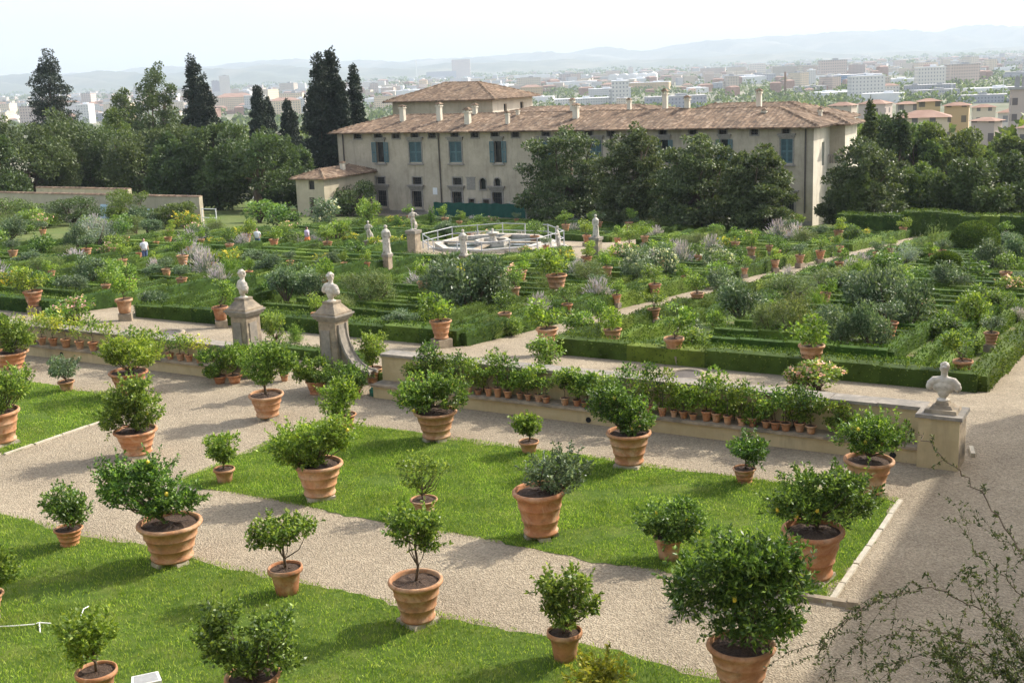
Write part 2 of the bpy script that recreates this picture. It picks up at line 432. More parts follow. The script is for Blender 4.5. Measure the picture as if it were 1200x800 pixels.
PLAINPROF = [(.3, 0), (.32, .02), (.36, .35), (.42, .78), (.44, .8), (.5, .82), (.51, .9), (.5, .985), (.48, 1.0), (.455, .99), (.445, .9)]
def pot_mesh(name, d, h, plain=False, n=28):
    pr = PLAINPROF if plain else POTPROF
    mb = MB(); mb.lathe([(r*d, z*h) for r, z in pr], n, cap0=True, cap1=False, wob=.006)
    return mb.mesh(name, M['terra'], True)
def soil_mesh(d, h, rng):
    mb = MB(); n = 20
    rings = [(.44*d, .9*h), (.34*d, .915*h), (.22*d, .93*h), (.08*d, .95*h)]
    V = []
    for r, z in rings:
        a = np.linspace(0, 2*math.pi, n, endpoint=False); V.append(np.stack([r*np.cos(a), r*np.sin(a), z+rng.normal(size=n)*.012*d], 1))
    F = [(i*n+j, i*n+(j+1) % n, (i+1)*n+(j+1) % n, (i+1)*n+j) for i in range(3) for j in range(n)]+[tuple(3*n+j for j in range(n))]
    mb.add(np.concatenate(V), F)
    return mb.mesh('soil', M['soil'], False)
def potted(name, label, cat, base, d, h, blobs, seed, mat='lemon', L=.1, W=.05, n=None, plain=False, plinth=True, trunk_r=None, group=None, k=13, z0=None, fruit=0, fruitmat='lemon_fruit', up=.15, nseg=28):
    # blobs are relative to the base
    rng = np.random.default_rng(seed)
    t = thing(name, label, cat, base, 0, group)
    ph = .09 if plinth else 0
    if plinth:
        mb = MB(); s = .6*d
        if seed % 3: mb.box((0, 0, ph/2-.01), (s, s, ph+.02), rng.uniform(0, 1.5), (.94, .94))
        else:
            for k_ in range(4):
                a = k_*1.57+seed; mb.box((math.cos(a)*.22*d, math.sin(a)*.22*d, ph/2-.01), (.22*d, .24*d, ph+.02), a, (.85, .85))
        mb.obj('plinth', M['plinth'], t)
    p = add_part(pot_mesh('pot', d, h-ph, plain, nseg), 'pot', t); p.location = (0, 0, ph)
    p.rotation_euler = (rng.normal()*.015, rng.normal()*.015, rng.uniform(0, 6))
    s_ = add_part(soil_mesh(d, h-ph, rng), 'soil', t); s_.location = (0, 0, ph)
    fm = MB()
    area = sum(math.pi*b[1][0]*b[1][2] for b in blobs)
    if n is None: n = int(min(12000, 2100*area*(.1/L)**1.5))+150
    cl = cloud(fm, blobs, n, L, W, rng, k=k, up=up)
    sprigs(fm, blobs, int(16+60*area), L, W, rng, (.08, .12+.25*d))
    fm.obj('foliage', M[mat], t)
    tb = MB()
    cen = sum((np.array(b[0])*np.prod(b[1]) for b in blobs), np.zeros(3))/sum(np.prod(b[1]) for b in blobs)
    low = min(b[0][2]-b[1][2] for b in blobs)
    sp = ph+(h-ph)*.92
    topz = max(low+.12, sp+.15*max(.3, cen[2]-sp)); tr = trunk_r or .035*d+.01
    branchy(tb, (0, 0, sp-.03), (cen[0]*.35, cen[1]*.35, min(topz, cen[2])), cl, rng, tr, 14)
    tb.obj('trunk', M['bark'], t, True)
    if fruit:
        ff = MB()
        for i in range(fruit):
            c, r = cl[rng.integers(len(cl))]; q = c+unit(rng, 1)[0]*r*.95
            ff.ell(q, (.04, .04, .05), 8, 6)
        ff.obj('fruits', M[fruitmat], t, True)['kind'] = 'stuff'
    return t
def blob_px(p, cx, cy, w, h, dd=1.0):
    # an ellipse seen in the photo -> an ellipsoid centred on the upright plane through p
    d = ray(cx, cy); t = np.dot(np.array(p)-CP, FH)/np.dot(d, FH); c = CP+d*t
    k = 1/ppm(c); a = w/2*k; dep = math.atan2(-d[2], np.linalg.norm(d[:2]))
    b = h/2*k; bb = b*b-(a*math.sin(dep)*dd)**2
    b = math.sqrt(max(bb, (.45*b)**2))/math.cos(dep)
    return (c-np.array(p), (a*1.1, a*dd*1.1, b*1.1))
# ================================================================== SETTING
def sheet(name, x0, x1, ys, mat, dz=0, nx=2, kind='structure'):
    xs = np.linspace(x0, x1, nx); V = []; F = []
    for y in ys:
        for x in xs: V.append((x, y, gz(y)+dz))
    for i in range(len(ys)-1):
        for j in range(nx-1): F.append((i*nx+j, i*nx+j+1, (i+1)*nx+j+1, (i+1)*nx+j))
    mb = MB(); mb.add(V, np.array(F)); o = mb.obj(name, mat); tag(o, kind=kind); return o
gy = [-60, 0, 33]+list(np.arange(36, 136, 3.0))+list(np.arange(136, 176, 8.))+list(np.arange(176, 640, 12.))+[700, 900, 1300, 2000, 4000, 9000, 30000]
near = [y for y in gy if y <= 148]
g_ = sheet('ground', -330, 120, near, M['ground'])
sheet('plain', -30000, 9000, [148]+[y for y in gy if y > 148], M['plain'], dz=0)
sheet('plain', -30000, -330, near, M['plain'])
sheet('plain', 120, 9000, near, M['plain'])
sheet('gravel_path', -110, 5, [-20, 10, 33], M['gravel'], .004)
sheet('garden_gravel_path', -77.5, -2, [33]+[y for y in np.arange(36, 116, 3.0)], M['gravel'], .006)
sheet('courtyard', -100, -70, [121.5, 124, 126.3], M['gravel'], .004)

def wavy_poly(name, x0, x1, y0, y1, mat, z, amp=.05, step=.25, round_=.5):
    rng = np.random.default_rng(abs(int(x0*10+y0)))
    pts = []
    def edge(ax, ay, bx, by):
        L = math.hypot(bx-ax, by-ay); n = max(2, int(L/step))
        for i in range(n):
            t = i/n; nx_, ny_ = -(by-ay)/L, (bx-ax)/L; o = rng.normal()*amp*.5+amp*math.sin(i*.31+ax)
            pts.append((ax+(bx-ax)*t+nx_*o, ay+(by-ay)*t+ny_*o))
    edge(x0, y0, x1, y0); edge(x1, y0, x1, y1); edge(x1, y1, x0, y1); edge(x0, y1, x0, y0)
    mb = MB(); n = len(pts); mb.add([(x, y, z) for x, y in pts], [tuple(range(n))]); return tag(mb.obj(name, mat), kind='structure')
L1 = (-21.3, -5.32, 19.75, 25.4); LL = (-48, -27.4, 19.5, 25.2); L2 = (-33, -5.4, 6.5, 16.4)
for q in (L1, LL, L2): wavy_poly('lawn', q[0], q[1], q[2], q[3], M['lawn'], .012, .09)

def curb(name, a, b, w=.12, h=.05, label=None, gap=.9):
    a = np.array(a); b = np.array(b); L = np.linalg.norm(b-a); n = max(1, int(L/gap)); mb = MB(); rz = math.atan2(b[1]-a[1], b[0]-a[0]); rng = np.random.default_rng(int(L*10))
    for i in range(n):
        c = a+(b-a)*(i+.5)/n
        mb.box((c[0]+rng.normal()*.008, c[1]+rng.normal()*.008, h/2-.01), (L/n-.02, w, h+.02+rng.normal()*.006), rz+rng.normal()*.01, (.96, .85))
    o = mb.obj(name, M['curb']); tag(o, label, 'edging'); return o
curb('stone_edging', (L1[1]+.07, L1[2]-.1), (L1[1]+.07, L1[3]), label='thin pale stone edging along the right end of the middle lawn')
curb('stone_edging', (LL[1]+.05, LL[2]), (LL[1]+.05, LL[3]), .1, .04, label='thin stone edging on the right side of the far left lawn')
curb('stone_edging', (LL[0], LL[2]-.08), (LL[1], LL[2]-.08), .1, .05, label='thin pale stone edging along the near side of the left lawn')
p = G(972, 706, 0); mb = MB(); mb.box((p[0]-.1, p[1]-.02, .05), (1.0, .17, .1), .06, (.97, .8)); mb.box((p[0]+.42, p[1]-.02, .07), (.26, .24, .14), .2, (.7, .7))
tag(mb.obj('curb_stone', M['stone']), 'worn stone kerb block at the near right corner of the middle lawn', 'kerb stone')

FCX = None
def grass(name, rects, n, seed, h=(.05, .1), w=.012, mat='grass', lean=.5, base=0.012, group=None, label=None):
    rng = np.random.default_rng(seed); A = np.array([(b-a)*(d-c) for a, b, c, d in rects]); cnt = rng.multinomial(n, A/A.sum()); mb = MB()
    for (a, b, c, d), m in zip(rects, cnt):
        x = rng.uniform(a-.05, b+.03, m); y = rng.uniform(c-.07, d+.07, m)
        q = np.sin(x*1.7+np.sin(y*1.1))*np.cos(y*1.3+1)+rng.normal(size=m)*.3
        if FCX is not None:
            kp = (x-FCX[0])**2+(y-FCX[1])**2 > 11.2**2; x, y, q = x[kp], y[kp], q[kp]; m = len(x)
            if m == 0: continue
        if mat == 'grass':
            kp = (np.sin(x*.9+2*np.sin(y*.7))*np.sin(y*1.1+1.5*np.cos(x*.5)) < .78) | (rng.random(m) < .35); x, y, q = x[kp], y[kp], q[kp]; m = len(x)
        z = np.array([gz(v) for v in y])+base
        P = np.stack([x, y, z], 1); D = np.stack([rng.normal(size=m)*lean, rng.normal(size=m)*lean, np.ones(m)], 1); D /= np.linalg.norm(D, axis=1, keepdims=True)
        leaves(mb, P, D, rng.uniform(h[0], h[1], m)*(1+.25*q.clip(-1, 1)), w*rng.uniform(.7, 1.3, m), rng)
    o = mb.obj(name, M[mat]); tag(o, label, 'grass' if mat == 'grass' else 'ground cover', kind='stuff'); return o
grass('grass', [L1], 90000, 3, (.04, .09), .014, label='short grass of the middle lawn between the gravel paths')
grass('grass', [(-42, L2[1], 11, L2[3])], 130000, 4, (.04, .1), .014, label='short grass of the nearest lawn')
grass('grass', [(-36, LL[1], LL[2], LL[3])], 26000, 5, (.04, .09), .02, label='short grass of the small lawn on the left')

# ------------------------------------------------------------------ retaining terrace wall with its pot ledge
def wall_run(u0, u1, zt, label, vents):
    t = thing('terrace_wall', label, 'wall', ((u0+u1)/2, 28.3, 0))
    def loc(mb, nm, mat): o = mb.obj(nm, mat, t); return o
    cx = (u0+u1)/2
    mb = MB(); mb.bb(u0-cx, u1-cx, .2, .62, -.6, zt-.09); loc(mb, 'wall_face', M['plaster'])
    mb = MB(); mb.bb(u0-cx, u1-cx, -.32, .198, -.2, .36); loc(mb, 'ledge_base', M['plaster'])
    mb = MB(); mb.bb(u0-cx-.02, u1-cx+.02, -.4, .197, .363, .43); loc(mb, 'ledge_slab', M['stone'])
    mb = MB()
    n = int((u1-u0)/1.1); rng = np.random.default_rng(n)
    for i in range(n):
        a = u0-cx+(u1-u0)*i/n; b = a+(u1-u0)/n-.012
        mb.bb(a, b, .13+rng.normal()*.008, .70+rng.normal()*.008, zt-.087, zt+rng.normal()*.004)
    loc(mb, 'coping', M['coping'])
    for x, z in vents:
        mb = MB(); mb.tube([(x-cx, -.34, z), (x-cx, -.30, z)], .08, 10); o = loc(mb, 'drain_hole', M['dark'])
    return t
WR0 = HV(446, 440, 28.4)[0]; WR1 = HV(1084, 500, 28.4)[0]; PLx = HV(290, 400, 28.75)[0]; PRx = HV(393, 410, 28.75)[0]
wall_run(-50, PLx-.5, 1.0, 'low ochre garden wall with pot ledge, left of the two tall pillars', [(-35.2, .2), (-32.4, .14)])
wall_run(WR0, WR1, 1.27, 'long ochre garden wall with pot ledge, right of the two tall pillars', [(-18.2, .2), (-14.1, .12), (-6.0, .16)])

# square gate pier at the right end
pt = thing('gate_pier', 'plain square plastered pier with a flat stone cap at the right end of the wall', 'pillar', (-4.95, 28.25, 0))
mb = MB(); mb.box((0, 0, .57), (.92, .9, 1.3)); mb.obj('shaft', M['plaster'], pt)
mb = MB(); mb.box((.452, 0, .57), (.02, .86, 1.25)); mb.obj('stone_quoin', M['stone'], pt)
mb = MB(); mb.box((0, 0, 1.26), (1.06, 1.02, .08), 0, (.98, .98)); mb.obj('cap', M['coping'], pt)
PIERTOP = 1.3
mb = MB(); mb.prism([(-.55, -.34), (-.5, -.34), (-.5, .2), (-.55, .2)], .0, .02)
# tall gate pillars
def tall_pillar(x, label, volute):
    t = thing('gate_pillar', label, 'pillar', (x, 28.75, 0)); t.scale = (.78, .78, 1)
    H0 = 2.02 if not volute else 2.12
    mb = MB(); mb.box((0, 0, .22), (1.02, 1.02, .44), 0, (.96, .96)); mb.obj('base', M['stone'], t)
    mb = MB(); 
    z = .44; rng = np.random.default_rng(int(-x)); 
    while z < H0-.01:
        hh = min(.26, H0-z); mb.box((rng.normal()*.003, 0, z+hh/2), (.84, .84, hh-.008)); z += hh
    mb.box((0, 0, H0/2+.1), (.825, .825, H0-.3)); mb.obj('shaft', M['stone'], t)
    mb = MB(); mb.box((-.1, -.43, 1.18), (.44, .05, 1.3)); mb.box((.43, -.05, 1.18), (.05, .44, 1.3)); mb.obj('raised_panel', M['coping'], t)
    mb = MB(); mb.box((0, 0, H0+.035), (.94, .94, .07)); mb.box((0, 0, H0+.115), (1.1, 1.1, .09), 0, (1.06, 1.06)); mb.box((0, 0, H0+.185), (1.24, 1.24, .05)); mb.obj('cornice', M['coping'], t)
    mb = MB(); mb.box((0, 0, H0+.24), (1.1, 1.1, .06)); mb.box((0, 0, H0+.405), (1.0, 1.0, .27), 0, (.48, .48)); mb.box((0, 0, H0+.57), (.54, .54, .06)); mb.obj('pyramid_cap', M['stone'], t)
    if volute:
        mb = MB(); P = []
        for i in range(17):
            a = i/16*math.pi/2; P.append((.42+1.3*(1-math.cos(a)), 2.0-1.45*math.sin(a)))
        for i in range(16):
            (x0, z0), (x1, z1) = P[i], P[i+1]
            mb.add([(x0, -.2, z0), (x1, -.2, z1), (x1, .2, z1), (x0, .2, z0), (x0, -.2, .3), (x1, -.2, .3), (x1, .2, .3), (x0, .2, .3)], [(0, 1, 2, 3), (0, 4, 5, 1), (3, 2, 6, 7)])
        mb.obj('volute_web', M['stone'], t)
        mb = MB()
        for yy in (-.24, .24):
            mb.tube([(a, yy, b+.02) for a, b in P]+[(1.85, yy, .55)], .065, 6)
        mb.add([(a, s*.24, b+.03) for a, b in P for s in (-1, 1)], [(2*i, 2*i+1, 2*i+3, 2*i+2) for i in range(16)])
        mb.obj('scroll_moulding', M['coping'], t, False)
    return H0+.6
HL = tall_pillar(PLx, 'tall stone pillar topped by a bust, left one of the pair, beside the low left wall', False)
HR = tall_pillar(PRx, 'tall stone pillar topped by a bust, right one of the pair, with a curved scroll on its right', True)

# ------------------------------------------------------------------ busts, statues, people
def bust(name, label, loc, rz, s=1.0, white=True):
    t = thing(name, label, 'bust', loc, rz)
    mb = MB()
    mb.ell((0, 0, .31), (.25, .12, .17), 16, 10)                      # chest
    mb.tube([(-.3, .01, .33), (-.2, .0, .42), (0, 0, .455), (.2, 0, .42), (.3, .01, .33)], [.075, .095, .09, .095, .075], 12)
    mb.ell((-.29, .01, .3), (.075, .085, .09), 12, 8); mb.ell((.29, .01, .3), (.075, .085, .09), 12, 8)
    mb.ell((0, .02, .2), (.13, .09, .15), 12, 8)
    mb.tube([(0, .0, .42), (0, -.01, .53), (0, -.02, .62)], [.11, .072, .07], 10)
    mb.ell((0, -.015, .70), (.088, .108, .122), 14, 10)               # head
    mb.ell((0, -.06, .655), (.062, .06, .06), 10, 8)                   # jaw
    mb.ell((0, -.122, .69), (.016, .03, .034), 8, 6)                   # nose
    mb.ell((0, -.10, .652), (.03, .02, .01), 8, 6); mb.ell((0, -.10, .632), (.026, .024, .016), 8, 6)
    for s_ in (-1, 1):
        mb.ell((s_*.088, 0, .69), (.014, .026, .036), 8, 6); mb.ell((s_*.035, -.1, .728), (.03, .02, .012), 8, 6)
    rng = np.random.default_rng(5)
    for i in range(36):                                                # curls
        d = unit(rng, 1)[0]; d[2] = abs(d[2])*.9+.05; d[1] = d[1]*.8+.25; d /= np.linalg.norm(d)
        mb.ell(np.array((0, -.01, .71))+d*np.array((.092, .11, .122)), (.026, .026, .024), 6, 5)
    for i in range(7):                                                 # cloak folds
        a = -.9+i*.3; mb.tube([(math.sin(a)*.27, -.05, .45-.05*abs(a)), (math.sin(a)*.16, -.12, .3), (0.02*i-.06, -.1, .12)], [.028, .03, .02], 6)
    o = mb.obj('figure', M['marble'], t, True); remesh(o, .014)
    mb = MB(); mb.lathe([(.085, 0), (.13, .0), (.13, .03), (.1, .045), (.06, .08), (.055, .12), (.08, .16), (.05, .17)], 20); mb.obj('socle', M['marble'], t, True)
    for c in t.children: pass
    t.scale = (s, s, s)
    return t
bust('stone_bust', 'pale marble bust with curly hair seen from behind, on the left tall pillar', (PLx, 28.75, HL-.02), 2.6, 1.12)
bust('stone_bust', 'white marble bust of a bare chested figure on the right tall pillar', (PRx, 28.75, HR-.02), 2.9, 1.1)
bb = bust('stone_bust', 'grey marble bust on a stepped block on the right end pier', (-4.95, 28.25, PIERTOP+.25), 3.14, 1.1)
mb = MB(); mb.box((0, 0, .045), (.74, .66, .09), 0, (.94, .94)); mb.box((0, 0, .13), (.52, .46, .08), 0, (.8, .8)); mb.box((0, 0, .21), (.32, .3, .09), 0, (.85, .85))
o = mb.obj('stepped_block', M['stone']); o.location = (-4.95, 28.25, PIERTOP); tag(o, 'stepped brown stone block under the bust on the right end pier', 'pedestal')

def statue(name, label, base, ped_h, ped_w, h, rz, kind):
    base = tuple(base)
    t = thing('pedestal', 'pedestal of '+label, 'pedestal', base)
    mb = MB(); mb.box((0, 0, ped_h*.07-.1), (ped_w*1.25, ped_w*1.25, ped_h*.14+.2)); mb.obj('plinth', M['stone'], t)
    mb = MB(); mb.box((0, 0, ped_h*.5), (ped_w*.95, ped_w*.95, ped_h*.74)); mb.obj('die', M['stone'], t)
    mb = MB(); mb.box((0, 0, ped_h*.93), (ped_w*1.15, ped_w*1.15, ped_h*.13), 0, (1.05, 1.05)); mb.obj('cap', M['coping'], t)
    k = h/1.8; mb = MB()
    mb.box((0, 0, .04), (.5, .45, .08), 0, (.9, .9))
    if kind == 'robed':
        mb.lathe([(.2, .06), (.24, .12), (.22, .5), (.2, .85), (.215, 1.1), (.25, 1.36), (.17, 1.48), (.07, 1.54)], 16)
        for i in range(9):
            a = i*.7; mb.tube([(math.cos(a)*.2, math.sin(a)*.17, 1.3), (math.cos(a+.1)*.2, math.sin(a+.1)*.18, .8), (math.cos(a+.25)*.235, math.sin(a+.25)*.22, .1)], .03, 5)
        mb.tube([(-.25, 0, 1.38), (-.3, -.05, 1.1), (-.1, -.2, .98)], [.075, .06, .045], 8); mb.tube([(.25, 0, 1.38), (.31, -.02, 1.08), (.24, -.1, .84)], [.075, .06, .045], 8)
    else:
        mb.tube([(-.09, 0, .08), (-.1, -.01, .48), (-.1, 0, .9)], [.055, .07, .105], 10); mb.tube([(.12, .03, .08), (.13, -.05, .5), (.09, 0, .9)], [.055, .07, .105], 10)
        mb.ell((-.09, -.07, .1), (.055, .12, .04)); mb.ell((.12, -.04, .1), (.055, .12, .04))
        mb.ell((0, 0, .93), (.18, .13, .14)); mb.ell((0, 0, 1.2), (.19, .125, .25)); mb.ell((0, 0, 1.38), (.23, .12, .11))
        mb.tube([(-.24, 0, 1.38), (-.3, .02, 1.12), (-.25, -.14, .95)], [.065, .055, .04], 8)
        mb.tube([(.24, 0, 1.38), (.36, -.1, 1.2), (.48, -.22, 1.22)], [.065, .055, .04], 8)
        mb.ell((.25, .08, .35), (.13, .12, .33)); mb.tube([(-.2, .1, 1.3), (0, .15, 1.0), (.22, .08, .6)], [.06, .08, .1], 8)
    mb.tube([(0, 0, 1.45), (0, -.01, 1.58)], .055, 8); mb.ell((0, -.02, 1.66), (.085, .1, .125)); mb.ell((0, .01, 1.69), (.095, .105, .11)); mb.ell((0, -.12, 1.65), (.014, .025, .025))
    o = mb.obj('statue', M['marble'], None, True); remesh(o, .03)
    o.location = (base[0], base[1], base[2]+ped_h); o.rotation_euler = (0, 0, rz); o.scale = (k*1.05, k*1.05, k)
    tag(o, label, 'statue')
for (x, yb, yp, yt, w, rz, kd, lab) in [
        (455, 319, 298, 264, 10, 3.0, 'robed', 'draped statue left of the fountain on a slim pedestal'),
        (486, 298, 270, 245, 14, .9, 'nude', 'statue with outstretched arm on the tallest pedestal'),
        (433, 289, 282, 259, 10, .3, 'nude', 'small standing statue behind the yellow flowers, leftmost of the statues'),
        (544, 308, 299, 269, 11, 3.1, 'robed', 'draped statue standing in front of the fountain railing'),
        (654, 299, 292, 265, 11, -.9, 'nude', 'statue on a low base at the end of the curved hedge'),
        (699, 304, 278, 252, 13, -.4, 'robed', 'rightmost slender draped statue on a stepped base')]:
    p = G(x, yb); k = ppm(p); statue('statue', lab, p, (yb-yp)/k*1.02, w/k*.85, (yp-yt)/k*1.02, rz, kd)

def person(label, p, rz, top, legs, h=1.68, skirt=False):
    t = thing('person', label, 'person', p, rz); k = h/1.7
    mb = MB()
    for s in (-1, 1):
        mb.tube([(s*.09, 0, .06), (s*.095, .01, .47), (s*.09, 0, .9)], [.045, .062, .09], 10); mb.ell((s*.09, -.06, .04), (.045, .12, .04))
        mb.tube([(s*.19, 0, 1.38), (s*.25, .02, 1.12), (s*.22, -.14, .95)], [.05, .042, .03], 8); mb.ell((s*.22, -.17, .93), (.025, .05, .03))
    mb.ell((0, 0, .95), (.16, .11, .14)); mb.ell((0, 0, 1.2), (.155, .1, .25)); mb.ell((0, 0, 1.37), (.19, .09, .08))
    mb.tube([(0, 0, 1.4), (0, -.01, 1.5)], .048, 8); mb.ell((0, -.02, 1.58), (.075, .092, .115)); mb.ell((0, -.115, 1.57), (.013, .02, .02))
    o = mb.obj('body', M['skin'], t, True); remesh(o, .02)
    mb = MB(); mb.ell((0, .012, 1.61), (.088, .1, .105), 12, 8); mb.obj('hair', M['hair'], t, True)
    mb = MB(); mb.lathe([(.19, .92), (.185, 1.1), (.2, 1.3), (.2, 1.4), (.1, 1.45)], 14)
    for s in (-1, 1): mb.tube([(s*.17, 0, 1.39), (s*.235, .01, 1.18)], [.075, .07], 8)
    mb.obj('shirt', M[top], t, True)
    mb = MB()
    if skirt: mb.lathe([(.26, .5), (.21, .8), (.17, .98)], 14, cap0=False)
    else:
        for s in (-1, 1): mb.tube([(s*.09, 0, .1), (s*.095, .01, .5), (s*.09, 0, .95)], [.075, .085, .115], 10)
    mb.obj('skirt' if skirt else 'trousers', M[legs], t, True)
    t.scale = (k, k, k)
for x, y, rz, top, legs, sk, lab in [(303, 293, .4, 'shirt', 'denim', False, 'person in a white shirt and blue trousers among the far left beds'),
                                     (361, 291, 2.6, 'lilac_cloth', 'orange_cloth', True, 'person in a pale lilac top and orange skirt near the annex path'),
                                     (171, 309, 1.2, 'shirt', 'denim', False, 'person in a pale top bending over beds at the far left')]:
    person(lab, G(x, y), rz, top, legs, skirt=sk)

# ------------------------------------------------------------------ fountain
FC = G(578, 292)
ft = thing('fountain', 'wide octagonal white stone fountain basin surrounded by a metal railing', 'fountain', FC)
FR = 5.3
def octa(r, rot=.39): return [(r*math.cos(rot+i*math.pi/4), r*math.sin(rot+i*math.pi/4)) for i in range(8)]
def ring(mb, r0, r1, z0, z1, n=8, rot=.39):
    a = octa(r0, rot); b = octa(r1, rot)
    V = [(x, y, z1) for x, y in a]+[(x, y, z1) for x, y in b]+[(x, y, z0) for x, y in a]+[(x, y, z0) for x, y in b]
    F = []
    for i in range(8):
        k = (i+1) % 8; F += [(i, k, 8+k, 8+i), (8+i, 8+k, 24+k, 24+i), (i, 16+i, 16+k, k)]
    mb.add(V, F)
mb = MB(); ring(mb, .1, FR+.6, -.8, .12); mb.obj('paving', M['marble'], ft)
mb = MB(); ring(mb, FR-1.2, FR-.7, .1, .62); mb.obj('basin_rim', M['marble'], ft)
mb = MB(); mb.prism(octa(FR-1.21), .1, .4); mb.obj('water', M['water'], ft)
mb = MB(); ring(mb, 1.1, 1.4, .3, .75); mb.obj('inner_rim', M['marble'], ft)
mb = MB(); mb.lathe([(.5, .3), (.35, .7), (.2, 1.0), (.28, 1.15), (.5, 1.25), (.52, 1.3), (.1, 1.28), (.08, 1.6)], 16); mb.obj('fountain_shaft', M['marble'], ft, True)
for a in (.2, 1.77, 3.34, 4.9):
    mb = MB(); c, s = math.cos(a), math.sin(a)
    mb.box((c*2.7, s*2.7, .55), (2.6, .5, .1), a); mb.obj('walkway', M['stone'], ft)
RT = thing('railing', 'low metal safety railing standing round the fountain basin', 'railing', FC)
oc = octa(FR+.2)
for i in range(8):
    (x0, y0), (x1, y1) = oc[i], oc[(i+1) % 8]
    for k in range(2):
        x, y = x0+(x1-x0)*k/2, y0+(y1-y0)*k/2
        mb = MB(); mb.tube([(x, y, .05), (x, y, 1.35)], .045, 6); mb.obj('post', M['metal'], RT)
    for z in (1.3, .75):
        mb = MB(); mb.tube([(x0, y0, z), (x1, y1, z)], .035, 6); mb.obj('rail', M['metal'], RT)
# round sunken basins in the path behind the wall
for x, y, lab in ((803, 441, 'round dark well cover in the path behind the long wall'), (196, 392, 'round dark well cover behind the low left wall')):
    p = G(x, y); t = thing('well_cover', lab, 'well cover', p)
    mb = MB(); mb.lathe([(.5, 0), (.5, .09), (.66, .11), (.7, .08), (.7, -.05)], 28, cap0=False, cap1=False); mb.obj('stone_ring', M['stone'], t, True)
    mb = MB(); mb.lathe([(.5, .0), (.5, .06)], 28); mb.obj('cover', M['pipe'], t)
# hose
p = G(449, 463, 0); mb = MB(); P = []
rng = np.random.default_rng(8)
for i in range(150):
    a = i*.42; r = .34+.06*math.sin(i*.9); P.append((r*math.cos(a)*1.15, r*math.sin(a)*.8, .02+.0011*i+.01*math.sin(i*1.7)))
mb.tube(P, .016, 5); o = mb.obj('garden_hose', M['hose'], None, True); o.location = tuple(p); tag(o, 'coiled green garden hose on the gravel beside the scroll pillar', 'hose')
# rope and lamp box on the nearest lawn
pts = [G(x, y, .05) for x, y in [(-10, 734), (15, 733), (40, 731), (46, 729), (60, 730)]]
mb = MB(); mb.tube(pts, .011, 6); mb.tube([G(46, 729, .05), G(47, 741, .02)], .014, 6); tag(mb.obj('white_pipe', M['whitepaint'], None, True), 'thin white plastic pipe lying on the nearest lawn at the left edge', 'pipe')
mb = MB(); mb.tube([G(x, y, .06) for x, y in [(95, 721), (98, 713), (104, 710)]], .011, 6); tag(mb.obj('white_pipe', M['whitepaint'], None, True), 'short bent white plastic pipe end sticking out of the nearest lawn', 'pipe')
p = G(172, 806, 0); t = thing('lamp_box', 'small white floodlight box with a sloping top on the nearest lawn at the bottom edge', 'floodlight', p, .9, None, (.8, .62, .8))
mb = MB(); mb.add([(-.3, -.16, 0), (.3, -.16, 0), (.3, .16, 0), (-.3, .16, 0), (-.3, -.16, .17), (.3, -.16, .17), (.26, .14, .27), (-.26, .14, .27)], [(0, 3, 2, 1), (4, 5, 6, 7), (0, 1, 5, 4), (1, 2, 6, 5), (2, 3, 7, 6), (3, 0, 4, 7)]); mb.obj('housing', M['whitepaint'], t)
mb = MB(); mb.add([(-.24, -.13, .185), (.24, -.13, .185), (.21, .11, .27), (-.21, .11, .27)], [(0, 1, 2, 3)]); mb.obj('glass', M['metal'], t)
# drain grate stones near pier
p = G(1072, 541, 0); mb = MB(); mb.box((0, 0, .03), (.42, .2, .06), .3); mb.box((.3, -.05, .04), (.24, .16, .08), -.2); o = mb.obj('loose_tiles', M['stone']); o.location = tuple(p); tag(o, 'loose broken tiles lying at the foot of the wall near the right pier', 'tiles')
p = G(1139, 531, 0); mb = MB(); mb.box((0, 0, .05), (.1, .62, .1), .25); o = mb.obj('stone_block', M['curb']); o.location = tuple(p); tag(o, 'short stone kerb piece leaning beside the right pier', 'kerb stone')

# terrace the picture is taken from, and the tall garden building on the right that shades the path
t = thing('terrace_parapet', 'upper terrace wall below the viewer', 'wall', (-14, -3, 0)); mb = MB(); mb.bb(-26, 18, -6, 4.0, -.5, 7.7); mb.obj('wall', M['plaster'], t); mb = MB(); mb.bb(-26, 18, 3.7, 4.15, 7.703, 7.9); mb.obj('coping', M['coping'], t)
t = thing('garden_building', 'tall plastered garden building out of view on the right', 'building', (9.7, 25, 0))
mb = MB(); mb.bb(-4, 4, -33, 23.4, -2, 15.4); mb.obj('wall', M['cream'], t)
mb = MB(); mb.add([(-4.1, -33, 15.4), (4.1, -33, 15.4), (4.1, 23.5, 15.4), (-4.1, 23.5, 15.4), (0, -30, 17), (0, 20, 17)], [(0, 3, 5, 4), (1, 4, 5, 2), (0, 4, 1), (2, 5, 3), (0, 1, 2, 3)]); mb.obj('roof', M['tiles'], t)
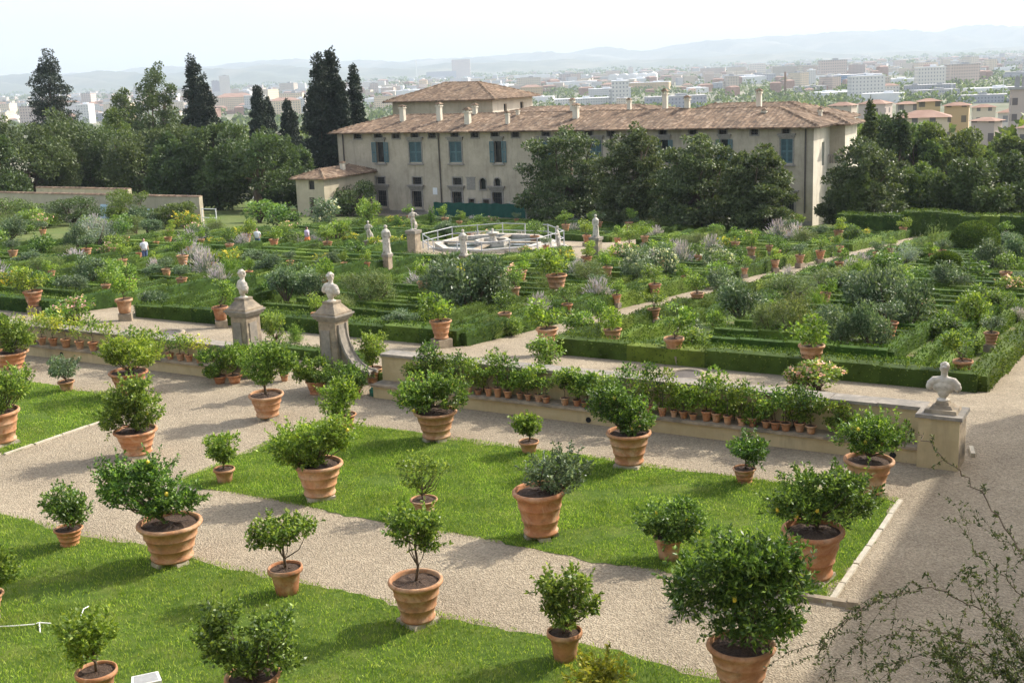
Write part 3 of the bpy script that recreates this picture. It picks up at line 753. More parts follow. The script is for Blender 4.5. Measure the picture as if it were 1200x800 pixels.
# ================================================================== FOREGROUND POTTED CITRUS
FG = [
 # label, pot base px, rim y, rim width, crown ellipses px (cx,cy,w,h), material, extras
 ('potted lemon tree with dense crown at the upper left edge, beside the wall', (9, 437), 415, 44, [(2, 392, 34, 46), (22, 398, 30, 36)], 'lemon', {}),
 ('large potted lemon tree on the left lawn, cut by the left photo edge', (-2, 524), 483, 50, [(0, 462, 46, 50), (18, 450, 34, 30)], 'lemon', {}),
 ('small potted standard citrus alone on the gravel above the left lawn', (77, 459), 447, 20, [(73, 431, 33, 24)], 'olive', dict(plain=True, plinth=False)),
 ('wide potted lemon tree with yellowing leaves near the low left wall', (149, 466), 437, 46, [(152, 410, 54, 36), (135, 415, 30, 28), (172, 418, 30, 26)], 'lemon_bright', {}),
 ('large potted lemon tree on the gravel crossing at the left', (158, 538), 506, 52, [(135, 490, 42, 30), (150, 468, 50, 38), (170, 482, 40, 40), (158, 455, 26, 20)], 'lemon', {}),
 ('very large potted lemon tree with an uneven spreading crown, lower left', (197, 666), 618, 77, [(150, 572, 62, 48), (182, 562, 50, 50), (208, 588, 48, 36), (133, 562, 28, 34), (178, 590, 50, 34)], 'lemon_dark', {}),
 ('medium potted citrus with a dark crown near the left edge of the nearest lawn', (79, 641), 621, 34, [(74, 588, 50, 36), (84, 602, 40, 24)], 'lemon_dark', dict(plinth=False)),
 ('small potted standard lemon at the left end of the middle lawn', (262, 567), 550, 26, [(257, 523, 40, 32), (262, 533, 24, 18)], 'lemon_bright', dict(plain=True, plinth=False)),
 ('potted lemon tree with a bare forked trunk on the gravel, front of the tall pillars', (312, 493), 463, 42, [(304, 430, 42, 36), (326, 425, 34, 38), (313, 415, 40, 26)], 'lemon', {}),
 ('large potted lemon tree with low spreading branches on the middle lawn', (373, 588), 546, 59, [(345, 522, 56, 46), (372, 512, 46, 38), (402, 510, 34, 42), (360, 538, 40, 20)], 'lemon_bright', {}),
 ('medium potted orange tree with a round bushy crown behind the large lemon', (403, 508), 487, 31, [(396, 469, 44, 38), (402, 458, 28, 20)], 'lemon_bright', {}),
 ('large banded pot with a wide flat topped lemon tree beside the middle lawn', (511, 519), 484, 52, [(482, 462, 36, 26), (505, 455, 44, 36), (530, 462, 38, 34), (500, 470, 60, 24)], 'lemon', {}),
 ('small potted citrus shaped like a fan on the far edge of the middle lawn', (620, 532), 518, 25, [(610, 497, 20, 20), (624, 497, 22, 22), (617, 504, 18, 12)], 'lemon_bright', dict(plain=True, plinth=False)),
 ('large potted dark lemon tree leaning left at the far edge of the middle lawn', (739, 550), 509, 54, [(712, 478, 46, 38), (716, 464, 34, 24), (746, 492, 40, 34), (735, 480, 34, 30)], 'lemon_dark', {}),
 ('small potted citrus right of the large dark leaning one, far lawn edge', (874, 567), 550, 28, [(876, 522, 46, 26), (880, 535, 32, 18)], 'lemon_dark', dict(plinth=False)),
 ('large potted lemon tree standing before the right end of the wall', (1021, 585), 542, 59, [(1005, 512, 44, 34), (1040, 508, 52, 38), (1020, 522, 50, 26)], 'lemon', {}),
 ('small potted lemon with sparse airy crown in the middle of the lawn', (497, 604), 588, 33, [(489, 552, 34, 34), (495, 568, 24, 22), (517, 550, 22, 9)], 'lemon', dict(n=520)),
 ('large plain shouldered pot with a loose crowned lemon tree, middle lawn centre', (635, 635), 579, 64, [(640, 556, 44, 36), (668, 553, 42, 42), (655, 565, 50, 30)], 'olive', dict(n=1500)),
 ('potted orange tree with a flat round head full of small fruit on the middle lawn', (785, 658), 631, 36, [(770, 610, 46, 38), (798, 604, 46, 40), (806, 624, 26, 20), (785, 620, 50, 26)], 'lemon_dark', dict(plain=True, plinth=False, fruit=9, fruitmat='lemon_fruit')),
 ('very large potted lemon tree at the right end of the middle lawn', (957, 686), 626, 74, [(925, 588, 44, 40), (958, 575, 54, 46), (992, 576, 56, 48), (962, 600, 70, 36), (1008, 590, 36, 30)], 'lemon_dark', {}),
 ('huge dense dark potted citrus at the bottom right of the lawns', (873, 824), 766, 82, [(825, 690, 80, 80), (870, 680, 90, 80), (915, 690, 70, 90), (880, 730, 110, 60), (862, 655, 60, 36), (905, 655, 60, 30)], 'lemon_dark', dict(L=.11, k=16)),
 ('medium pot with an upright vase shaped citrus on the nearest lawn', (663, 777), 744, 43, [(646, 690, 32, 36), (676, 690, 34, 42), (690, 708, 24, 26), (664, 720, 46, 34), (650, 708, 30, 24)], 'lemon', dict(plain=True, plinth=False)),
 ('large pot with a small slender citrus on a thin trunk, nearest lawn', (489, 737), 686, 66, [(473, 622, 32, 38), (498, 618, 36, 34), (485, 608, 40, 22), (500, 634, 26, 22)], 'lemon', dict(trunk_r=.03)),
 ('medium pot with a wide airy citrus crown beside the nearest path', (335, 699), 668, 42, [(306, 628, 30, 34), (328, 622, 44, 34), (350, 618, 32, 26)], 'lemon', dict(plain=True, plinth=False)),
 ('pot with an open branched citrus at the bottom left of the nearest lawn', (112, 822), 791, 50, [(88, 740, 38, 28), (110, 745, 46, 40), (98, 762, 44, 34)], 'lemon_bright', dict(plain=True, plinth=False)),
 ('large dark potted lemon tree at the bottom edge, left of centre', (298, 850), 800, 68, [(258, 752, 50, 56), (290, 770, 60, 46), (322, 738, 50, 36), (330, 772, 44, 36), (262, 725, 26, 24)], 'lemon_dark', {}),
 ('potted citrus mostly outside the left edge, above the nearest lawn', (-18, 730), 700, 42, [(-6, 665, 40, 60)], 'lemon', {}),
 ('young yellow green potted citrus at the bottom edge, just its crown in view', (702, 850), 822, 44, [(690, 790, 50, 34), (718, 794, 40, 24), (700, 778, 40, 16)], 'yellowgreen', dict(plain=True, plinth=False)),
 ('small potted lemon bush by the left pillar, left of the pair', (257, 450), 441, 17, [(250, 424, 34, 32)], 'lemon', dict(plain=True, plinth=False)),
 ('small potted lemon bush by the left pillar, right of the pair', (274, 450), 440, 19, [(277, 420, 32, 34)], 'lemon_bright', dict(plain=True, plinth=False)),
 ('shrubby potted citrus between the tall pillars, on the gravel', (370, 463), 447, 25, [(352, 432, 32, 28), (374, 436, 34, 34)], 'lemon', dict(plinth=False)),
 ('dark bushy potted citrus in front of the scroll pillar', (414, 465), 452, 24, [(398, 440, 44, 26), (415, 444, 32, 24)], 'lemon_dark', dict(plinth=False)),
 ('potted citrus beside the scroll of the right tall pillar', (438, 449), 432, 24, [(436, 404, 30, 30), (438, 416, 26, 18)], 'lemon', dict(plinth=False)),
 ('tiny pot with a low plant between the two pillars, left of two', (316, 446), 438, 11, [(316, 430, 20, 14)], 'lemon', dict(plain=True, plinth=False)),
 ('tiny pot with a low plant between the two pillars, right of two', (333, 447), 439, 11, [(333, 430, 20, 16)], 'lemon_dark', dict(plain=True, plinth=False)),
]
for i, (lab, bp, ry, rw, bl, mat, ex) in enumerate(FG):
    p = G(bp[0], bp[1], 0)+FH*0; k = ppm(p); d = rw/k/1.03
    p = p+FH*d*.28; k = ppm(p)
    dep = math.asin(-ray(*bp)[2]/np.linalg.norm(ray(*bp)))
    h = (bp[1]-ry)/k/math.cos(dep)*.97-.0
    h = max(.55*d, min(1.02*d, h))
    blobs = [blob_px(p, *q) for q in bl]
    kw = dict(L=.088, W=.044, k=11); kw.update(fruit=7) if i in (1, 4, 5, 9, 11, 13, 15, 19, 20) else None; kw.update(ex)
    potted('potted_citrus', lab, 'potted tree', p, d, h, blobs, 100+i, mat, **kw)

# ------------------------------------------------------------------ rows of little pots on the ledges (copies)
def unit_pot_plant(kind, seed, mat, crown, n=140, L=.13, W=.07, tall=.5, stand=0):
    # pot of rim diameter 1 and height .85; crown (w,h) in rim diameters; copied and scaled
    rng = np.random.default_rng(seed)
    t = thing(kind, None, None, (0, 0, -500)); 
    add_part(pot_mesh('pot', 1.0, .82, seed % 2 == 0, 16), 'pot', t); add_part(soil_mesh(1.0, .82, rng), 'soil', t)
    if stand: mb = MB(); mb.box((0, 0, -stand/2-.02), (.72, .72, stand)); add_part(mb.mesh('stand', M['stone']), 'stand', t)
    w, h = crown; z = .82+tall+h/2
    bl = [((rng.normal()*.08*w, rng.normal()*.08*w, z), (w*.5, w*.5, h*.55))]+[((rng.uniform(-.3, .3)*w, rng.uniform(-.3, .3)*w, z+rng.uniform(-.15, .2)*h), (w*.28, w*.28, h*.3)) for _ in range(3)]
    mb = MB(); cl = cloud(mb, bl, n, L, W, rng, k=6); add_part(mb.mesh('foliage', M[mat]), 'foliage', t)
    mb = MB(); branchy(mb, (0, 0, .74), (0, 0, .82+tall+.1*h), cl, rng, .05, 6, 5); add_part(mb.mesh('trunk', M['bark'], True), 'trunk', t)
    return t
ORD = ['first', 'second', 'third', 'fourth', 'fifth', 'sixth', 'seventh', 'eighth', 'ninth', 'tenth', 'eleventh', 'twelfth', 'thirteenth', 'fourteenth', 'fifteenth', 'sixteenth', 'seventeenth', 'eighteenth', 'nineteenth', 'twentieth']
def ordn(i):
    if i < 20: return ORD[i]
    t_ = ['twenty', 'thirty', 'forty', 'fifty', 'sixty', 'seventy', 'eighty', 'ninety'][(i+1)//10-2]
    r = (i+1) % 10
    return t_+('-'+ORD[r-1] if r else 'th').replace('yth', 'ieth') if r else t_[:-1]+'ieth'
protos = []
SEEDL = [unit_pot_plant('potted_seedling', 20+i, m, (2.6, 2.2), 230, .34, .17, .35) for i, m in enumerate(['lemon', 'lemon_bright', 'lemon', 'lemon_dark', 'yellowgreen'])]
VINE = [unit_pot_plant('potted_vine', 30+i, m, (2.8, 2.6), 300, .32, .18, 1.0) for i, m in enumerate(['lemon', 'lemon_bright', 'lemon_dark'])]
protos += SEEDL+VINE
def place(proto, loc, s, rz, label, cat, group=None, sz=None):
    c = clone(proto); c.location = tuple(float(q) for q in loc); c.scale = (s, s, s if sz is None else sz); c.rotation_euler = (0, 0, rz)
    tag(c, label, cat, group); return c
rng = np.random.default_rng(77)
xs = [38, 50, 63, 78, 94, 110, 126]; xs2 = [160, 172, 186, 200, 212, 222, 234]
for i, x in enumerate(xs+xs2):
    q = HV(x, 402+(x-30)*.115, 28.12); s = (.36 if i < 7 else .3)*rng.uniform(.9, 1.1)
    row = 'yellowish potted lemon seedling on the low left wall ledge' if i < 7 else 'green potted seedling on the ledge nearer the left pillar'
    place(SEEDL[[4, 1, 1, 4, 1, 0, 1][i] if i < 7 else [0, 0, 1, 3, 0, 1, 4][i-7]], (q[0], 28.12, .43), s, rng.uniform(0, 6), f'{row}, {ordn(i if i < 7 else i-7)} from left', 'potted plant', 'seedlings along the left wall ledge')
u = WR0+1.3; us = []
while u < WR1-2.6:
    us.append(u); u += rng.uniform(.25, .38)
us = [q for q in us if not (-15.4 < q < -15.0)]
for i, u in enumerate(us):
    tall = rng.random() < .62
    place((VINE if tall else SEEDL[:4])[rng.integers(3)], (u, 28.1+rng.uniform(-.05, .05), .43), (.26 if tall else .24)*rng.uniform(.85, 1.12), rng.uniform(0, 6),
          f'{"tall climbing" if tall else "low leafy"} plant in a small pot on the long wall ledge, {ordn(i)} from left', 'potted plant', 'small pots along the long wall ledge', sz=(.3 if tall else .22)*rng.uniform(.85, 1.15))
# espalier foliage trained on the long wall
k = 0
for a, b, zc in [(WR0+1.2, -17.9, 1.2), (-17.9, -15.9, 1.15), (-15.9, -14.2, 1.2), (-14.0, -12.4, 1.05), (-12.3, -10.6, 1.1), (-10.4, -8.7, 1.1), (-8.7, -7.1, 1.05), (-7.2, -5.75, .85)]:
    rg = np.random.default_rng(60+k); t = thing('espalier_plant', f'leafy climber trained along the long ochre wall, {ordn(k)} from the left', 'climber', ((a+b)/2, 28.3, .43), 0, 'climbers along the long wall')
    w = (b-a)/2; zz = zc-.5
    bl = [((rg.uniform(-w, w), rg.uniform(-.22, .0), zz+rg.uniform(-.34, .2)), (rg.uniform(.28, .5), .2, rg.uniform(.16, .3))) for _ in range(int(16*w))]
    mb = MB(); cl = cloud(mb, bl, int(2300*w), .085, .055, rg, k=5); mb.obj('foliage', M[['lemon', 'lemon_bright', 'lemon'][k % 3]], t)
    for q in range(4):
        x0 = rg.uniform(-w, w); mb = MB(); mb.tube([(x0, -.05, .05), (x0+rg.normal()*.08, -.02, .45), (x0+rg.normal()*.15, -.05, zz)], [.018, .014, .01], 5); mb.obj('stem', M['bark'], t, True)
    k += 1
q = HV(692, 455, 28.45); mb = MB(); mb.box((q[0], 28.47, .95), (.3, .05, .36)); tag(mb.obj('wall_notice', M['whitepaint']), 'small blank whitish panel fixed to the long wall between the climbers', 'panel')
# low hedges on the strip behind the wall
def leafbox(mb, c, d, rz, rng, dens, L=.07, W=.045):
    A = [(d[0]*d[1], 2, 1), (d[0]*d[2], 1, 1), (d[0]*d[2], 1, -1), (d[1]*d[2], 0, 1), (d[1]*d[2], 0, -1)]
    cs, sn = math.cos(rz), math.sin(rz)
    for a, ax, sg in A:
        n = int(a*dens)
        if n < 1: continue
        P = rng.uniform(-.5, .5, (n, 3))*np.array(d); P[:, ax] = sg*d[ax]/2*rng.uniform(.93, 1.05, n); P[:, 2] += .02
        D = unit(rng, n)*.8; D[:, ax] += sg*.8; D[:, 2] += .3; D /= np.linalg.norm(D, axis=1, keepdims=True)
        P2 = np.stack([P[:, 0]*cs-P[:, 1]*sn, P[:, 0]*sn+P[:, 1]*cs, P[:, 2]], 1)+np.array(c); D2 = np.stack([D[:, 0]*cs-D[:, 1]*sn, D[:, 0]*sn+D[:, 1]*cs, D[:, 2]], 1)
        leaves(mb, P2, D2, L*rng.uniform(.6, 1.3, n), W*rng.uniform(.7, 1.2, n), rng)
def hedge_seg(mb, a, b, w, h, rng, dens, L=.07, W=.045, core=True):
    a = np.array(a, float); b = np.array(b, float); Ln = np.linalg.norm(b-a); n = max(1, int(Ln/1.6)); rz = math.atan2(b[1]-a[1], b[0]-a[0])
    for i in range(n):
        c = a+(b-a)*(i+.5)/n; hh = h*rng.uniform(.9, 1.08); z = gz(c[1]); ww = w*rng.uniform(.94, 1.06)
        dz = .5*abs(gz(a[1]+(b[1]-a[1])*i/n)-gz(a[1]+(b[1]-a[1])*(i+1)/n))
        if core: mb.box((c[0], c[1], z+hh/2-.03), (Ln/n+.01, ww*.93, hh-.04+dz), rz, (1, .9))
        leafbox(mb, (c[0], c[1], z+hh/2), (Ln/n*1.02, ww, hh), rz, rng, dens, L, W)
def hedge(label, segs, w, h, seed, dens=70, L=.07, W=.045, group=None):
    if not segs: return None
    rg = np.random.default_rng(seed); mb = MB()
    for a, b in segs: hedge_seg(mb, a, b, w*rg.uniform(.97, 1.03), h, rg, dens, L, W)
    o = mb.obj('box_hedge', M['box']); tag(o, label, 'hedge', group); return o
hedge('low clipped box strip behind the long wall, left of the well cover', [((-22.2, 29.7), (-14.9, 29.7))], .7, .36, 1, 110)
hedge('low clipped box strip behind the long wall, running to the right pier', [((-12.2, 29.7), (-5.5, 29.7))], .7, .36, 2, 110)
hedge('low clipped box strip behind the gap between the tall pillars', [((-27.8, 31.3), (-24.2, 31.3)), ((-24.2, 30.4), (-23.4, 30.4))], .6, .45, 3, 110)
hedge('low clipped box strip behind the low left wall', [((-50, 30.6), (-33.5, 30.6))], .6, .4, 4, 80)
# ================================================================== PARTERRES
COLS = [(-19.3, -5.35, 'right end parterre'), (-39.5, -23.1, 'inner right parterre'), (-58.5, -43.2, 'inner left parterre'), (-76, -61.5, 'far left parterre')]
ROWS = [(34.0, 62.5, 'front'), (65, 88, 'middle'), (90.5, 112, 'back')]
def clear(p, r=11.5): return (p[0]-FC[0])**2+(p[1]-FC[1])**2 > r*r
def segs_of(a, b, step=3.0):
    a = np.array(a, float); b = np.array(b, float); n = max(1, int(round(np.linalg.norm(b-a)/step))); out = []
    for i in range(n):
        p, q = a+(b-a)*i/n, a+(b-a)*(i+1)/n
        if clear((p+q)/2): out.append((tuple(p), tuple(q)))
    return out
def ringsegs(x0, x1, y0, y1):
    return segs_of((x0, y0), (x1, y0))+segs_of((x1, y0), (x1, y1))+segs_of((x1, y1), (x0, y1))+segs_of((x0, y1), (x0, y0))
sd = 200
for ci, (x0, x1, cn) in enumerate(COLS):
    for ri, (y0, y1, rn) in enumerate(ROWS):
        where = f'{rn} {cn}'
        dn = [120, 55, 34][ri]*(1 if ci < 2 else .7); LL_ = [.085, .12, .15][ri]
        if ri == 0: y0 = [36.0, 35.7, 34.3, 33.7][ci]
        sd += 10
        mb = MB(); ys = list(np.linspace(y0, y1, 8)); V = []; F = []
        for y in ys: V += [(x0, y, gz(y)+.014), (x1, y, gz(y)+.014)]
        mb.add(V, [(2*i, 2*i+1, 2*i+3, 2*i+2) for i in range(7)])
        if ri == 1 and ci in (1, 2):
            V = []; F = []; nn = 26
            gx = np.linspace(x0, x1, nn); gyy = np.linspace(y0, y1, nn+6)
            mb = MB()
            for j in range(len(gyy)-1):
                for i in range(nn-1):
                    if clear(((gx[i]+gx[i+1])/2, (gyy[j]+gyy[j+1])/2), 11.0):
                        mb.add([(gx[i], gyy[j], gz(gyy[j])+.014), (gx[i+1], gyy[j], gz(gyy[j])+.014), (gx[i+1], gyy[j+1], gz(gyy[j+1])+.014), (gx[i], gyy[j+1], gz(gyy[j+1])+.014)], [(0, 1, 2, 3)])
        tag(mb.obj('garden_bed', M['bed']), kind='structure')
        hedge(f'tall outer box hedge round the {where}', ringsegs(x0, x1, y0, y1),   .62, .64, sd, dn, LL_, .05, 'outer hedges of the parterres')
        if ri < 2 or ci < 3:
            hedge(f'second, lower box hedge just inside the border of the {where}', ringsegs(x0+1.35, x1-1.35, y0+1.35, y1-1.35), .42, .48, sd+1, dn, LL_, .05, 'inner hedges of the parterres')
        if ri == 0:
            hedge(f'third narrow box hedge inside the {where}', segs_of((x0+2.3, y0+2.3), (x1-2.3, y0+2.3))+segs_of((x1-2.3, y0+2.3), (x1-2.3, y1-2.3)), .38, .42, sd+2, dn, LL_, .05, 'inner hedges of the parterres')
        ix0, ix1 = x0+3.5, x1-3.5; nr = 9 if ri == 0 else 7
        for r in range(nr):
            y = y0+4.0+(y1-y0-8.0)*r/(nr-1)
            sg = segs_of((ix0, y), (ix1, y))
            if sg: hedge(f'box hedge crossing the {where}, {ordn(r)} from the near end', sg, .42, .5, sd*3+r, dn, LL_, .05, 'cross hedges of the parterres')
        sg = segs_of((ix1, y0+4), (ix1, y1-4))
        if ri == 0: hedge(f'long box line running down the {where}', sg, .5, .5, sd+9, dn, LL_, .05, 'inner hedges of the parterres')
        if ri < 2:
            m_ = (ix0+ix1)/2; rr = 2.1
            sg = []
            for q in range(10):
                a, b = q*math.pi/5, (q+1)*math.pi/5; yy = y0+(9.5 if ri == 0 else 8)
                A = (m_+rr*math.cos(a), yy+rr*math.sin(a)); B = (m_+rr*math.cos(b), yy+rr*math.sin(b))
                if clear(A): sg.append((A, B))
            if sg: hedge(f'curved box hedge ring in the {where}', sg, .5, .48, sd+8, dn, LL_, .05, 'curved hedges of the parterres')
        rg = (x0+.4, x1-.4, y0+.4, y1-.4)
        n = int((x1-x0)*(y1-y0)*[24, 15, 10][ri])
        rects = [rg]
        FCX = FC
        grass('ground_cover', rects, n, sd, [(.06, .15), (.08, .2), (.12, .28)][ri], [.07, .1, .13][ri], 'weeds', .8, .0, label=f'mixed herbs and ground cover filling the {where}')
# curved hedge in front of the fountain
pl = [G(x, y) for x, y in [(552, 314), (582, 315), (612, 313), (640, 309), (664, 303)]]
hedge('curved tall box hedge in front of the fountain between two statues', [(tuple(pl[i][:2]), tuple(pl[i+1][:2])) for i in range(4)], .9, .85, 901, 60, .1, .06)
pl = [G(x, y) for x, y in [(380, 300), (420, 301), (450, 297), (474, 295)]]
hedge('curved box hedge left of the fountain behind the statues', [(tuple(pl[i][:2]), tuple(pl[i+1][:2])) for i in range(3)], .9, .7, 902, 40, .12, .07)
rt = G(1200, 283); lt = G(1062, 276)
hedge('tall dark clipped hedge at the far right end of the garden', [(tuple(lt[:2]), tuple(rt[:2])), (tuple(rt[:2]), (rt[0]+9, rt[1]-3))], 1.8, 2.3, 903, 30, .18, .1)
lt = G(985, 273); rt = G(1058, 277)
hedge('dark clipped hedge beside the villa corner at the right', [(tuple(lt[:2]), tuple(rt[:2]))], 1.8, 1.9, 904, 30, .18, .1)

# ================================================================== SHRUBS
def round_proto(kind, seed, mat, n, L, W, nb=5, petals=None, pn=60, k=11, up=.2):
    rg = np.random.default_rng(seed); t = thing(kind, None, None, (0, 0, -500))
    bl = [((0, 0, .8), (.72, .72, .72))]
    for i in range(nb):
        a = rg.uniform(0, 6.28); bl.append(((.5*math.cos(a), .5*math.sin(a), rg.uniform(.4, 1.15)), (.45, .45, .42)))
    mb = MB(); cl = cloud(mb, bl, n, L, W, rg, k=k, up=up); add_part(mb.mesh('foliage', M[mat]), 'foliage', t)
    mb = MB()
    for i in rg.permutation(len(cl))[:9]: mb.tube([(rg.normal()*.05, rg.normal()*.05, 0), cl[i][0]*np.array([.5, .5, .5]), cl[i][0]], [.04, .03, .012], 5)
    add_part(mb.mesh('stems', M['bark'], True), 'stems', t)
    if petals:
        mb = MB(); P = []
        for i in range(pn):
            c, r = cl[rg.integers(len(cl))]; d = unit(rg, 1)[0]; d[2] = abs(d[2])*.8+.1; q = c+d*r*1.08
            for j in range(4): P.append(q+rg.normal(size=3)*.035)
        P = np.array(P); leaves(mb, P, unit(rg, len(P)), .11, .09, rg); add_part(mb.mesh('flowers', M[petals]), 'flowers', t)['kind'] = 'stuff'
    return t
def spray_proto(kind, seed, mat, n, L, W, flower=None):
    rg = np.random.default_rng(seed); t = thing(kind, None, None, (0, 0, -500))
    m = n//6; th = rg.uniform(0, 6.28, m); el = rg.uniform(.15, 1.5, m); ln = rg.uniform(.6, 1.1, m)*1.5
    D = np.stack([np.cos(th)*np.cos(el), np.sin(th)*np.cos(el), np.sin(el)], 1)
    mb = MB(); leaves(mb, D*.05, D, ln, .025, rg)
    for q in range(5):
        f = rg.uniform(.25, 1, m)[:, None]; P = D*ln[:, None]*f; DD = D*.6+unit(rg, m)*.6; DD /= np.linalg.norm(DD, axis=1, keepdims=True); leaves(mb, P, DD, L*rg.uniform(.6, 1.2, m), W, rg)
    add_part(mb.mesh('foliage', M[mat]), 'foliage', t)
    if flower:
        mb = MB()
        for q in range(2):
            P = D*ln[:, None]*(.84+.1*q); DD = D+unit(rg, m)*.25; DD /= np.linalg.norm(DD, axis=1, keepdims=True); leaves(mb, P, DD, .28, .05, rg)
        add_part(mb.mesh('flowers', M[flower]), 'flowers', t)['kind'] = 'stuff'
    return t
SH = {
 'olive': [round_proto('garden_shrub', 300+i, 'olive', 4400, .12, .042, k=14, up=.5) for i in range(3)],
 'wispy': [round_proto('garden_shrub', 310+i, 'wispy', 4600, .13, .022, k=16, up=.4) for i in range(2)],
 'bright': [round_proto('garden_shrub', 320+i, 'bright', 1300, .15, .08) for i in range(3)],
 'dark': [round_proto('garden_shrub', 330+i, 'lemon_dark', 1500, .15, .075) for i in range(2)],
 'silver': [round_proto('garden_shrub', 335, 'silver', 1800, .13, .03, k=14)],
 'flowers': [round_proto('flowering_shrub', 340, 'bright', 1300, .15, .08, petals='pink', pn=80)],
 'white': [round_proto('flowering_shrub', 342, 'olive', 2000, .13, .05, petals='white_petal', pn=45)],
 'yellow': [round_proto('flowering_shrub', 344, 'bright', 1100, .15, .08, petals='yellow_petal', pn=80)],
 'lav': [spray_proto('lavender', 350+i, 'silver', 1500, .16, .03, 'lav') for i in range(2)],
 'blade': [spray_proto('garden_shrub', 360, 'wispy', 1500, .2, .03)],
 'bladeb': [spray_proto('garden_shrub', 362, 'bright', 1300, .22, .05)],
}
ADJ = {'olive': ('grey green narrow leaved shrub', 'shrub'), 'wispy': ('fine leaved olive green shrub', 'shrub'), 'bright': ('fresh green leafy shrub', 'shrub'), 'dark': ('dark green leafy shrub', 'shrub'),
       'silver': ('silvery grey shrub', 'shrub'), 'flowers': ('green shrub with pink flowers', 'flowering shrub'), 'white': ('shrub dotted with whitish flowers', 'flowering shrub'), 'yellow': ('low shrub with yellow flowers', 'flowering shrub'),
       'lav': ('clump of pale lilac lavender', 'lavender'), 'blade': ('tuft of fine olive green stems', 'plant'), 'bladeb': ('tuft of bright green blades', 'plant'),
       'pot': ('citrus in a terracotta pot', 'potted tree')}
SHRUBS = [  # px x, base y, width, height, kind
 (553, 372, 84, 72, 'olive'), (520, 366, 50, 55, 'olive'), (585, 368, 44, 50, 'olive'), (430, 364, 62, 46, 'wispy'), (875, 383, 58, 52, 'olive'), (928, 402, 58, 56, 'wispy'), (905, 396, 40, 40, 'wispy'), (983, 414, 46, 50, 'olive'), (1026, 415, 46, 58, 'olive'),
 (1045, 385, 70, 72, 'olive'), (1075, 392, 52, 66, 'olive'), (1018, 372, 50, 44, 'olive'), (1110, 388, 54, 26, 'blade'), (1145, 388, 46, 42, 'bright'), (1122, 346, 46, 36, 'olive'), (1166, 325, 42, 42, 'olive'), (1198, 322, 34, 44, 'olive'),
 (1098, 300, 46, 32, 'blade'), (1062, 312, 36, 26, 'silver'), (1040, 315, 26, 18, 'bright'), (750, 334, 44, 44, 'white'), (780, 330, 40, 42, 'white'), (745, 336, 28, 30, 'olive'), (704, 382, 26, 32, 'dark'), (684, 402, 46, 34, 'bright'), (645, 431, 48, 33, 'bright'),
 (335, 358, 44, 44, 'olive'), (362, 356, 44, 40, 'olive'), (318, 352, 30, 26, 'dark'), (177, 369, 34, 28, 'olive'), (102, 341, 42, 40, 'olive'), (126, 338, 34, 34, 'bright'), (85, 300, 26, 36, 'olive'), (52, 330, 40, 30, 'wispy'), (22, 350, 20, 24, 'wispy'),
 (108, 294, 50, 40, 'silver'), (135, 300, 30, 24, 'bright'), (50, 300, 30, 24, 'dark'),
 (470, 390, 44, 26, 'olive'), (440, 392, 30, 18, 'bright'), (412, 306, 30, 22, 'dark'), (395, 290, 40, 30, 'bright'), (378, 268, 44, 34, 'white'), (430, 272, 30, 38, 'bright'), (340, 292, 30, 20, 'dark'), (330, 268, 44, 26, 'dark'), (300, 262, 50, 24, 'bright'),
 (463, 291, 26, 14, 'yellow'), (408, 289, 24, 14, 'yellow'), (437, 290, 16, 12, 'yellow'), (465, 270, 14, 16, 'dark'), (508, 268, 10, 24, 'dark'), (730, 306, 34, 16, 'yellow'), (720, 320, 24, 16, 'bright'), (570, 284, 22, 14, 'flowers'),
 (545, 398, 26, 16, 'bright'), (575, 398, 36, 26, 'blade'), (615, 300, 16, 12, 'flowers'), (640, 345, 34, 22, 'blade'), (655, 342, 20, 20, 'blade'), (770, 345, 40, 20, 'bright'), (600, 395, 30, 22, 'bright'), (910, 345, 36, 24, 'bright'), (840, 340, 40, 30, 'bright'),
 (855, 352, 46, 34, 'olive'), (935, 352, 60, 26, 'wispy'), (975, 348, 60, 30, 'wispy'), (1010, 350, 60, 30, 'olive'), (900, 375, 30, 24, 'bright'), (985, 385, 40, 24, 'bright'), (840, 392, 26, 26, 'bright'), (815, 398, 30, 22, 'white'), (1110, 318, 30, 20, 'dark'),
 (960, 366, 34, 24, 'bladeb'), (1180, 370, 40, 30, 'bright'), (1185, 350, 34, 28, 'flowers'), (965, 330, 26, 20, 'dark'), (880, 275, 24, 26, 'bright'), (918, 272, 34, 22, 'flowers'), (845, 320, 40, 30, 'white'), (865, 310, 30, 20, 'dark'),
 (963, 462, 64, 36, 'flowers'), (940, 458, 36, 26, 'flowers'), (85, 384, 50, 34, 'flowers'), (60, 388, 40, 24, 'bright'), (320, 400, 26, 34, 'bright'), (345, 402, 24, 20, 'bladeb'),
 (85, 312, 32, 16, 'lav'), (240, 326, 36, 28, 'lav'), (225, 310, 30, 22, 'lav'), (255, 338, 26, 22, 'lav'), (285, 291, 24, 14, 'lav'), (345, 291, 22, 13, 'lav'), (370, 290, 20, 12, 'lav'), (632, 373, 28, 24, 'lav'), (702, 356, 36, 24, 'lav'), (678, 326, 24, 18, 'lav'),
 (800, 314, 28, 26, 'lav'), (790, 300, 20, 16, 'lav'), (835, 300, 26, 20, 'lav'), (915, 282, 30, 20, 'lav'), (935, 286, 26, 20, 'lav'), (770, 282, 18, 14, 'lav'), (1010, 314, 34, 14, 'lav'), (1000, 320, 24, 14, 'lav'), (924, 338, 20, 22, 'lav'), (180, 322, 14, 16, 'lav'), (560, 286, 20, 12, 'lav'), (610, 284, 18, 10, 'lav'), (1195, 378, 24, 14, 'lav'),
]
